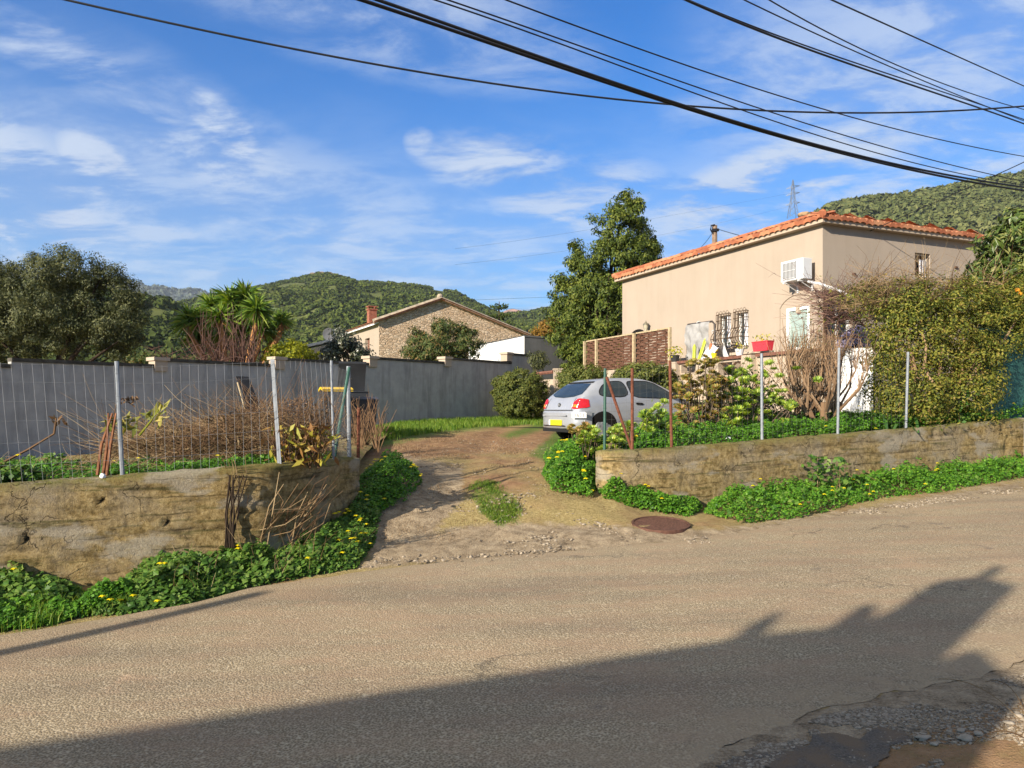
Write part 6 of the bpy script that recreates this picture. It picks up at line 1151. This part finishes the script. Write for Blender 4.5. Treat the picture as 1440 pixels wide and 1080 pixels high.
scrub(V, v, 2600, 11, 9, .2).build('distant_scrub', leafmat('distant_scrub', [(.06,.085,.07), (.09,.115,.085), (.13,.145,.10)], 0, .9, .1, .01), kind='stuff', label='scrub greyed for haze on the bare mountain behind the left hill', cat='scrub')  # haze put into the leaf colours
V, v = hill('hill', [(160,470),(200,446),(240,428),(290,418),(330,411),(370,404),(400,396),(430,390),(447,386),(462,385),(478,388),(500,396),(540,398),(580,402),(612,408),(640,412),(665,424),(684,433),(720,448),(790,470),(860,490)], 700, 300, 14, .95, 12, 13)
scrub(V, v, 34000, 1.9, 19, .0, 1.01, gaps=.34).build('hill_scrub', M['maquis'], kind='stuff', label='green scrub covering the round hill in the middle', cat='scrub')
m = MB()
for px_, py_, r in ((440,386,2.2), (452,385,2.6), (463,385,2.2), (471,386,1.5), (478,388,1.4)): m.ico(P(px_, py_, 702), r, 2, .3, sq=(1.5, 1, .8))
m.build('rock_outcrop', plain('outcrop_rock', (.26,.19,.13), .95, .1, var=.4, scale=.3), label='pale rocks on the summit of the middle hill', cat='rock')
V, v = hill('hill', [(640,470),(680,448),(720,441),(745,440),(760,437),(790,431),(830,424),(880,418),(960,400),(1020,420),(1100,470)], 950, 400, 18, 1., 12, 23)
scrub(V, v, 10000, 3.0, 29, .0).build('hill_scrub', M['maquis'], kind='stuff', label='green scrub on the low hill beside the tall tree', cat='scrub')
m = MB(); m.ico(P(722, 440, 1100), 9, 2, .3, sq=(1.6, 1, .6)); m.ico(P(735, 442, 1100), 6, 2, .3, sq=(1.6, 1, .6)); m.build('rock_outcrop', plain('pink_rock', (.34,.22,.19), .95, .1, var=.3, scale=.1), label='pinkish far rocks in the saddle between two hills', cat='rock')
V, v = hill('hill', [(900,470),(1000,410),(1080,352),(1115,322),(1135,308),(1155,298),(1172,289),(1200,285),(1235,282),(1260,277),(1300,270),(1350,262),(1400,253),(1440,245),(1560,228),(1700,215)], 600, 330, 48, .9, 10, 33)
scrub(V, v, 15000, 3.3, 39, .0, 1.01, gaps=.2).build('hill_scrub', M['oakscrub'], kind='stuff', label='oak scrub covering the hill behind the cream house', cat='scrub')
m = MB(); m.ico(P(1131, 302, 600), 4.5, 2, .25, sq=(1.3, 1, .55)); m.build('rock_outcrop', plain('ochre_rock', (.42,.27,.14), .95, .1, var=.3, scale=.3), label='ochre rock on the skyline above the tiled roof', cat='rock')
V, v = hill('hill', [(-500,400),(-60,395),(60,400),(130,408),(165,416),(205,419),(232,421),(258,436),(300,462),(360,492),(420,520)], 260, 130, 6, 1., 5, 43)
scrub(V, v, 9000, 1.7, 49, .0, 1.0, gaps=.03).build('oak_wood', M['oakwood'], kind='stuff', label='dark oak wood on the near slope left of the yucca', cat='wood')
m = MB(); m.tube([P(702,470,60), P(702,424,60)], [.12,.03], 6); tr_ = m
ar_ = tr_.build('conifer', M['brownfr'], label='small tiered conifer far off beyond the gable end', cat='tree'); m = MB()
for py_, r in ((434, .75), (447, .95), (460, 1.1)):
    c = P(702, py_, 60); n = 260; th = RS.rand(n)*6.283; rr = np.sqrt(RS.rand(n))*r; C = c+np.stack([rr*np.cos(th), rr*np.sin(th), rr*.22+.1*RS.randn(n)], 1); leafquads(m, C, rdir(n)+[0,0,1], .22, .1)
m.build('crown', M['oakwood'], ar_)
# ------------------------------------------------------------------ pylon, poles and cables
M['steel'] = plain('galvanised_lattice', (.20,.22,.25), .6, .4, .4); M['cable'] = plain('black_cable', (.012,.012,.014), .6, .3)
base = P(1115, 306, 620); top = P(1114, 253, 620)[2]; pyl = empty('electricity_pylon', base, 'steel lattice electricity pylon on the skyline above the tiled roof', 'pylon'); m = MB(); hh = top-base[2]
lv = np.array([0, .16, .32, .46, .58, .70, .82, .93, 1.]); wd_ = np.array([3.6, 2.9, 2.2, 1.6, 1.25, 1.05, .8, .5, .15])
def cor_(k): return [np.array([sx_*wd_[k], sy_*wd_[k], lv[k]*hh]) for sx_, sy_ in ((-1,-1),(1,-1),(1,1),(-1,1))]
for k in range(len(lv)-1):
    a, b = cor_(k), cor_(k+1)
    for q in range(4): m.tube([a[q], b[q]], .22, 3); m.tube([a[q], b[(q+1)%4]], .12, 3); m.tube([a[(q+1)%4], b[q]], .12, 3)
m.build('mast', M['steel'], pyl)
for z in (.36, .62, .80):
    wk = np.interp(z, lv, wd_)
    for sg in (-1, 1):
        m = MB(); tip = np.array([sg*5.3, sg*-.9, z*hh+sg*1.2]); 
        for q in (-1, 1): m.tube([[sg*wk, q*wk, z*hh], tip], .16, 3); m.tube([[sg*wk, q*wk, z*hh+1.5], tip], .13, 3)
        m.build('cross_arm', M['steel'], pyl)
def cable(name, pts, ds, r, label, group='overhead cables above the road', ext=1., n=60, lohi=None):
    pts = np.array(pts, float); dg = min(3, len(pts)-1); x = pts[:,0]; c = np.polyfit(x/1000, pts[:,1], dg if len(pts) < 5 else 3)
    x0, x1 = x[0], x[-1]; xs = np.linspace(*(lohi or (x0-420*ext, x1+300*ext)), n); ys = np.polyval(c, xs/1000)
    t = (xs-x0)/(x1-x0); dd = 1/((1-t)/ds[0]+t/ds[1]); m = MB(); m.tube(np.array([P(a, b, max(d, 3.)) for a, b, d in zip(xs, ys, dd)]), r, 5, True)
    return m.build(name, M['cable'], smooth=True, label=label, cat='cable', group=group)
cable('overhead_cable', [(93,0),(400,66),(720,121),(900,144),(1090,157),(1250,157),(1440,150)], (11, 15), .017, 'black overhead cable sagging from the upper left almost level to the right')
cable('overhead_cable', [(507,0),(720,70),(950,149),(1140,205),(1300,241),(1440,269)], (8, 16), .021, 'lower strand of the thick pair of cables crossing the middle of the sky')
cable('overhead_cable', [(530,0),(720,65),(950,146),(1140,202),(1300,238),(1440,264)], (8, 16.1), .019, 'upper strand of the thick pair of cables crossing the middle of the sky')
cable('overhead_cable', [(612,0),(720,37),(1070,164),(1390,252)], (9, 18), .010, 'thin cable, lower of two running close above the thick pair')
cable('overhead_cable', [(630,0),(720,31),(1070,153),(1420,251)], (9, 18), .010, 'thin cable, upper of two running close above the thick pair')
cable('overhead_cable', [(712,0),(900,69),(1170,157),(1440,220)], (9, 18), .010, 'single thin cable reaching the right edge below the level cable')
cable('overhead_cable', [(965,0),(1155,76),(1310,129),(1440,174)], (9, 17), .015, 'darker strand of the pair of cables meeting the level cable at the right edge')
cable('overhead_cable', [(968,0),(1155,72),(1310,124),(1440,168)], (9.1, 17.2), .010, 'thin strand just above a darker one meeting the level cable')
cable('overhead_cable', [(1047,0),(1220,80),(1440,170)], (9.5, 17.5), .009, 'thin cable ending with the pair at the right edge of the sky')
cable('overhead_cable', [(1082,0),(1260,91),(1440,154)], (9.5, 17.5), .009, 'thin cable touching the level cable at the right edge of the sky')
cable('overhead_cable', [(1170,0),(1310,63),(1440,121)], (10, 17.5), .011, 'highest cable, alone in the upper right corner of the sky')
cable('service_cable', [(1230,322),(1300,291),(1370,260),(1440,228)], (19.5, 16), .010, 'thin service cable slanting up from the house roof across the right hill', 'service cables', 1, 40, (1150, 1580))
cable('power_line', [(500,362),(650,348),(820,325),(1000,292),(1112,272)], (300, 600), .035, 'faint upper power line running to the distant pylon', 'distant power lines', 1, 50, (640, 1112))
cable('power_line', [(500,384),(650,371),(820,349),(1000,316),(1112,290)], (300, 600), .035, 'faint lower power line running to the distant pylon', 'distant power lines', 1, 50, (640, 1112))
cable('power_line', [(690,421),(790,417)], (300, 330), .05, 'dark power line strung low above the saddle of the hills', 'distant power lines', 1, 20, (640, 860))
cable('power_line', [(690,433),(790,437)], (300, 330), .04, 'lowest thin power line over the saddle of the hills', 'distant power lines', 1, 20, (640, 860))
M['poleb'] = plain('grey_brown_pole', (.23,.16,.11), .85, .15, var=.3, scale=8)
pl = P(1005, 345, 30); up_ = empty('utility_pole', (pl[0], pl[1], 2), 'wooden utility pole rising behind the tiled roof', 'utility pole'); m = MB(); m.tube([(0,0,0), (0,0,P(1005,317,30)[2]-2)], [.12,.10], 8); m.build('pole', M['poleb'], up_)
m = MB(); zt = P(1005,320,30)[2]-2; m.tube([(-.1,-.1,zt-.25), (-.18,-.1,zt-.1), (-.16,-.1,zt+.05), (-.02,-.1,zt+.08)], .03, 5); m.box((0,-.12,zt-.12), (.26,.08,.1)); m.build('insulator', M['cable'], up_)
cable('service_cable', [(1006,321),(1022,326),(1040,331)], (30, 27), .012, 'short cable running from the wooden pole down to the tiled roof', 'service cables', 1, 12, (1006, 1060))
cable('service_cable', [(980,353),(992,341),(1004,324)], (33, 30), .010, 'thin cable dropping left from the wooden pole behind the roof', 'service cables', 1, 12, (960, 1004))
q = G(170, 880); hd = SUN[:2]/np.linalg.norm(SUN[:2]); b = q+hd*10.5; q2 = G(352, 829); Lp = np.linalg.norm(q2-b)*math.tan(EL)
m = MB(); m.tube([(b[0], b[1], -1.5), (b[0], b[1], Lp+zr(*q2))], [.11, .085], 10); m.build('utility_pole', M['poleb'], label='utility pole beside the road to the left of the view', cat='utility pole')
# ------------------------------------------------------------------ sky
wl = bpy.data.worlds.new('World'); scene.world = wl; wl.use_nodes = True; nt = wl.node_tree; nt.nodes.clear()
def wn_(typ, **kw):
    nd = nt.nodes.new(typ)
    for k, v_ in kw.items():
        if k.startswith('i_'):
            key = k[2:]; sk = nd.inputs[int(key)] if key.isdigit() else nd.inputs[key.replace('_', ' ')]
            if isinstance(v_, bpy.types.NodeSocket): nt.links.new(v_, sk)
            else: sk.default_value = v_
        else: setattr(nd, k, v_)
    return nd
sky = wn_('ShaderNodeTexSky', sky_type='NISHITA', sun_disc=False, sun_elevation=EL, sun_rotation=math.atan2(SUN[0], SUN[1]), altitude=120, air_density=1.0, dust_density=.4, ozone_density=2.5)
dirn = wn_('ShaderNodeTexCoord').outputs['Generated']; sp = wn_('ShaderNodeSeparateXYZ', i_0=dirn).outputs
def wm(op, a, b=0.): return wn_('ShaderNodeMath', operation=op, i_0=a, i_1=b).outputs[0]
zz = wm('ADD', wm('MAXIMUM', sp[2], 0.), .16); cxy = wn_('ShaderNodeCombineXYZ', i_0=wm('DIVIDE', sp[0], zz), i_1=wm('DIVIDE', sp[1], zz)).outputs[0]
def wnoise(scale, det, rgh, vec=cxy, off=(0, 0, 0), sc=(1, 1, 1), rot=0, dist=0.):
    mp = wn_('ShaderNodeMapping', i_Vector=vec, i_Location=off, i_Scale=sc, i_Rotation=(0, 0, rot)).outputs[0]
    return wn_('ShaderNodeTexNoise', i_Vector=mp, i_Scale=scale, i_Detail=det, i_Roughness=rgh, i_Distortion=dist).outputs['Fac']
def wramp(f, a, b, lo=0., hi=1.): return wn_('ShaderNodeMapRange', interpolation_type='SMOOTHSTEP', i_Value=f, i_1=a, i_2=b, i_3=lo, i_4=hi).outputs[0]
wisp = wnoise(1.25, 9, .62, off=(3.1, 1.7, 0), sc=(.85, 1.2, 1), rot=.55, dist=.35); fine = wnoise(4.2, 8, .65, off=(7, 2, 0), sc=(.8, 1.3, 1), rot=.6, dist=.3)
elev = sp[2]
veil = wm('MULTIPLY', wramp(wisp, .44, .78), wramp(elev, .40, .14, .05, .9))
low = wm('MULTIPLY', wramp(elev, .42, .08, 0., .85), wramp(wm('ADD', wm('MULTIPLY', wisp, .6), wm('MULTIPLY', fine, .4)), .34, .60, .35, 1.))
cl = wm('MAXIMUM', veil, low)
def puff(px, py, rx, ry, amt, ang=0., nmin=.1):
    global cl
    d = unit(np.array([(px-720)/F, 1., (HZ-py)/F])); rt = unit(np.cross(d, [0, 0, 1])); up = np.cross(rt, d)
    a = rt*math.cos(ang)+up*math.sin(ang); b_ = -rt*math.sin(ang)+up*math.cos(ang)
    da = wn_('ShaderNodeVectorMath', operation='DOT_PRODUCT', i_0=dirn, i_1=tuple(a)).outputs['Value']; db = wn_('ShaderNodeVectorMath', operation='DOT_PRODUCT', i_0=dirn, i_1=tuple(b_)).outputs['Value']
    front = wn_('ShaderNodeVectorMath', operation='DOT_PRODUCT', i_0=dirn, i_1=tuple(d)).outputs['Value']
    e = wm('ADD', wm('POWER', wm('ABSOLUTE', wm('DIVIDE', da, rx/F)), 2.), wm('POWER', wm('ABSOLUTE', wm('DIVIDE', db, ry/F)), 2.))
    g = wm('MULTIPLY', wramp(e, 1.6, 0.), wramp(front, .2, .4)); n = wramp(wm('ADD', wm('MULTIPLY', fine, .75), wm('MULTIPLY', wisp, .35)), .42, .66, nmin, 1.)
    cl = wm('MAXIMUM', cl, wm('MULTIPLY', wm('MULTIPLY', g, n), amt))
for p in ((315,178,58,30,1.25,-.7),(140,235,60,36,1.2,-.6),(10,265,150,90,1.0,-.5),(590,200,22,22,.9,0),(690,225,110,42,.95,0),(1090,250,190,50,1.15,.25),(1040,300,170,60,.9,.1),(60,65,120,30,.75,-.2),(560,20,260,75,.62,-.15),(1330,110,300,190,.72,0),(1080,100,140,60,.6,.4),(820,280,150,60,.85,0),(380,270,240,60,.8,-.45),(1290,260,160,30,.9,.1),(150,330,200,60,.75,0),(130,300,360,130,.62,-.2,.55),(470,330,420,110,.66,-.25,.5),(700,370,330,90,.6,.1,.5),(360,240,260,70,.5,-.5,.35),(1380,90,330,230,.5,0,.5),(1000,320,260,110,.5,.2,.5)): puff(*p)
cl = wm('MINIMUM', cl, .92)
hsv = wn_('ShaderNodeHueSaturation', i_Saturation=1.40, i_Value=1.0, i_Color=sky.outputs[0]).outputs[0]
tint = wn_('ShaderNodeMix', data_type='RGBA', blend_type='MULTIPLY', i_0=1., i_6=hsv, i_7=(.42, .84, 1.12, 1)).outputs[2]
ccol = wn_('ShaderNodeMix', data_type='RGBA', i_0=wramp(fine, .40, .62), i_6=(2.3, 3.05, 4.6, 1), i_7=(3.6, 4.2, 5.2, 1)).outputs[2]
mixc = wn_('ShaderNodeMix', data_type='RGBA', i_0=cl, i_6=tint, i_7=ccol).outputs[2]
over = wm('MULTIPLY', wramp(elev, .50, .66), wramp(wisp, .30, .55, .55, 1.))   # bright cloud added above the view to lift and neutralise the shade
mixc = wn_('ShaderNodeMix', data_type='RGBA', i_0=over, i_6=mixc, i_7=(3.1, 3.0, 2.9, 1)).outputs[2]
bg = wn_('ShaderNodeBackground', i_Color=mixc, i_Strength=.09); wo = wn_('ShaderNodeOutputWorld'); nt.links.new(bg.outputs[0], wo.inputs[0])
sl = bpy.data.lights.new('sun', 'SUN'); sl.energy = 4.6; sl.angle = R(.45); sl.color = (1., .89, .74); so = bpy.data.objects.new('sun', sl); COL.objects.link(so)
hz_ = MB(); hz_.box((0, 4000-60, 245), (7600, 8000, 510)); M_h = bpy.data.materials.new('air'); M_h.use_nodes = True; hn = M_h.node_tree; hn.nodes.clear()
pv = hn.nodes.new('ShaderNodeVolumePrincipled'); pv.inputs['Color'].default_value = (.80, .88, 1., 1); pv.inputs['Density'].default_value = .00011; pv.inputs['Anisotropy'].default_value = .2; ho = hn.nodes.new('ShaderNodeOutputMaterial'); hn.links.new(pv.outputs[0], ho.inputs['Volume'])
hz_.build('haze', M_h, kind='stuff', label='thin pale haze over the distant hills', cat='haze')
so.rotation_euler = Vector(SUN).to_track_quat('Z', 'Y').to_euler(); so.location = (-20, -20, 30)
cam = bpy.data.cameras.new('camera'); cam.sensor_width = 36; cam.lens = 36*F/1440; cam.shift_y = 35/1440; cam.clip_end = 9000; cam.clip_start = .05
co = bpy.data.objects.new('camera', cam); COL.objects.link(co); co.location = (0, 0, CH); co.rotation_euler = (math.pi/2, 0, 0); scene.camera = co
vs = scene.view_settings; vs.view_transform = 'Standard'; vs.look = 'None'; vs.exposure = .98; vs.gamma = 1; vs.use_curve_mapping = False
scene.cycles.max_bounces = 5; scene.cycles.diffuse_bounces = 3; scene.cycles.transmission_bounces = 4; scene.cycles.transparent_max_bounces = 6
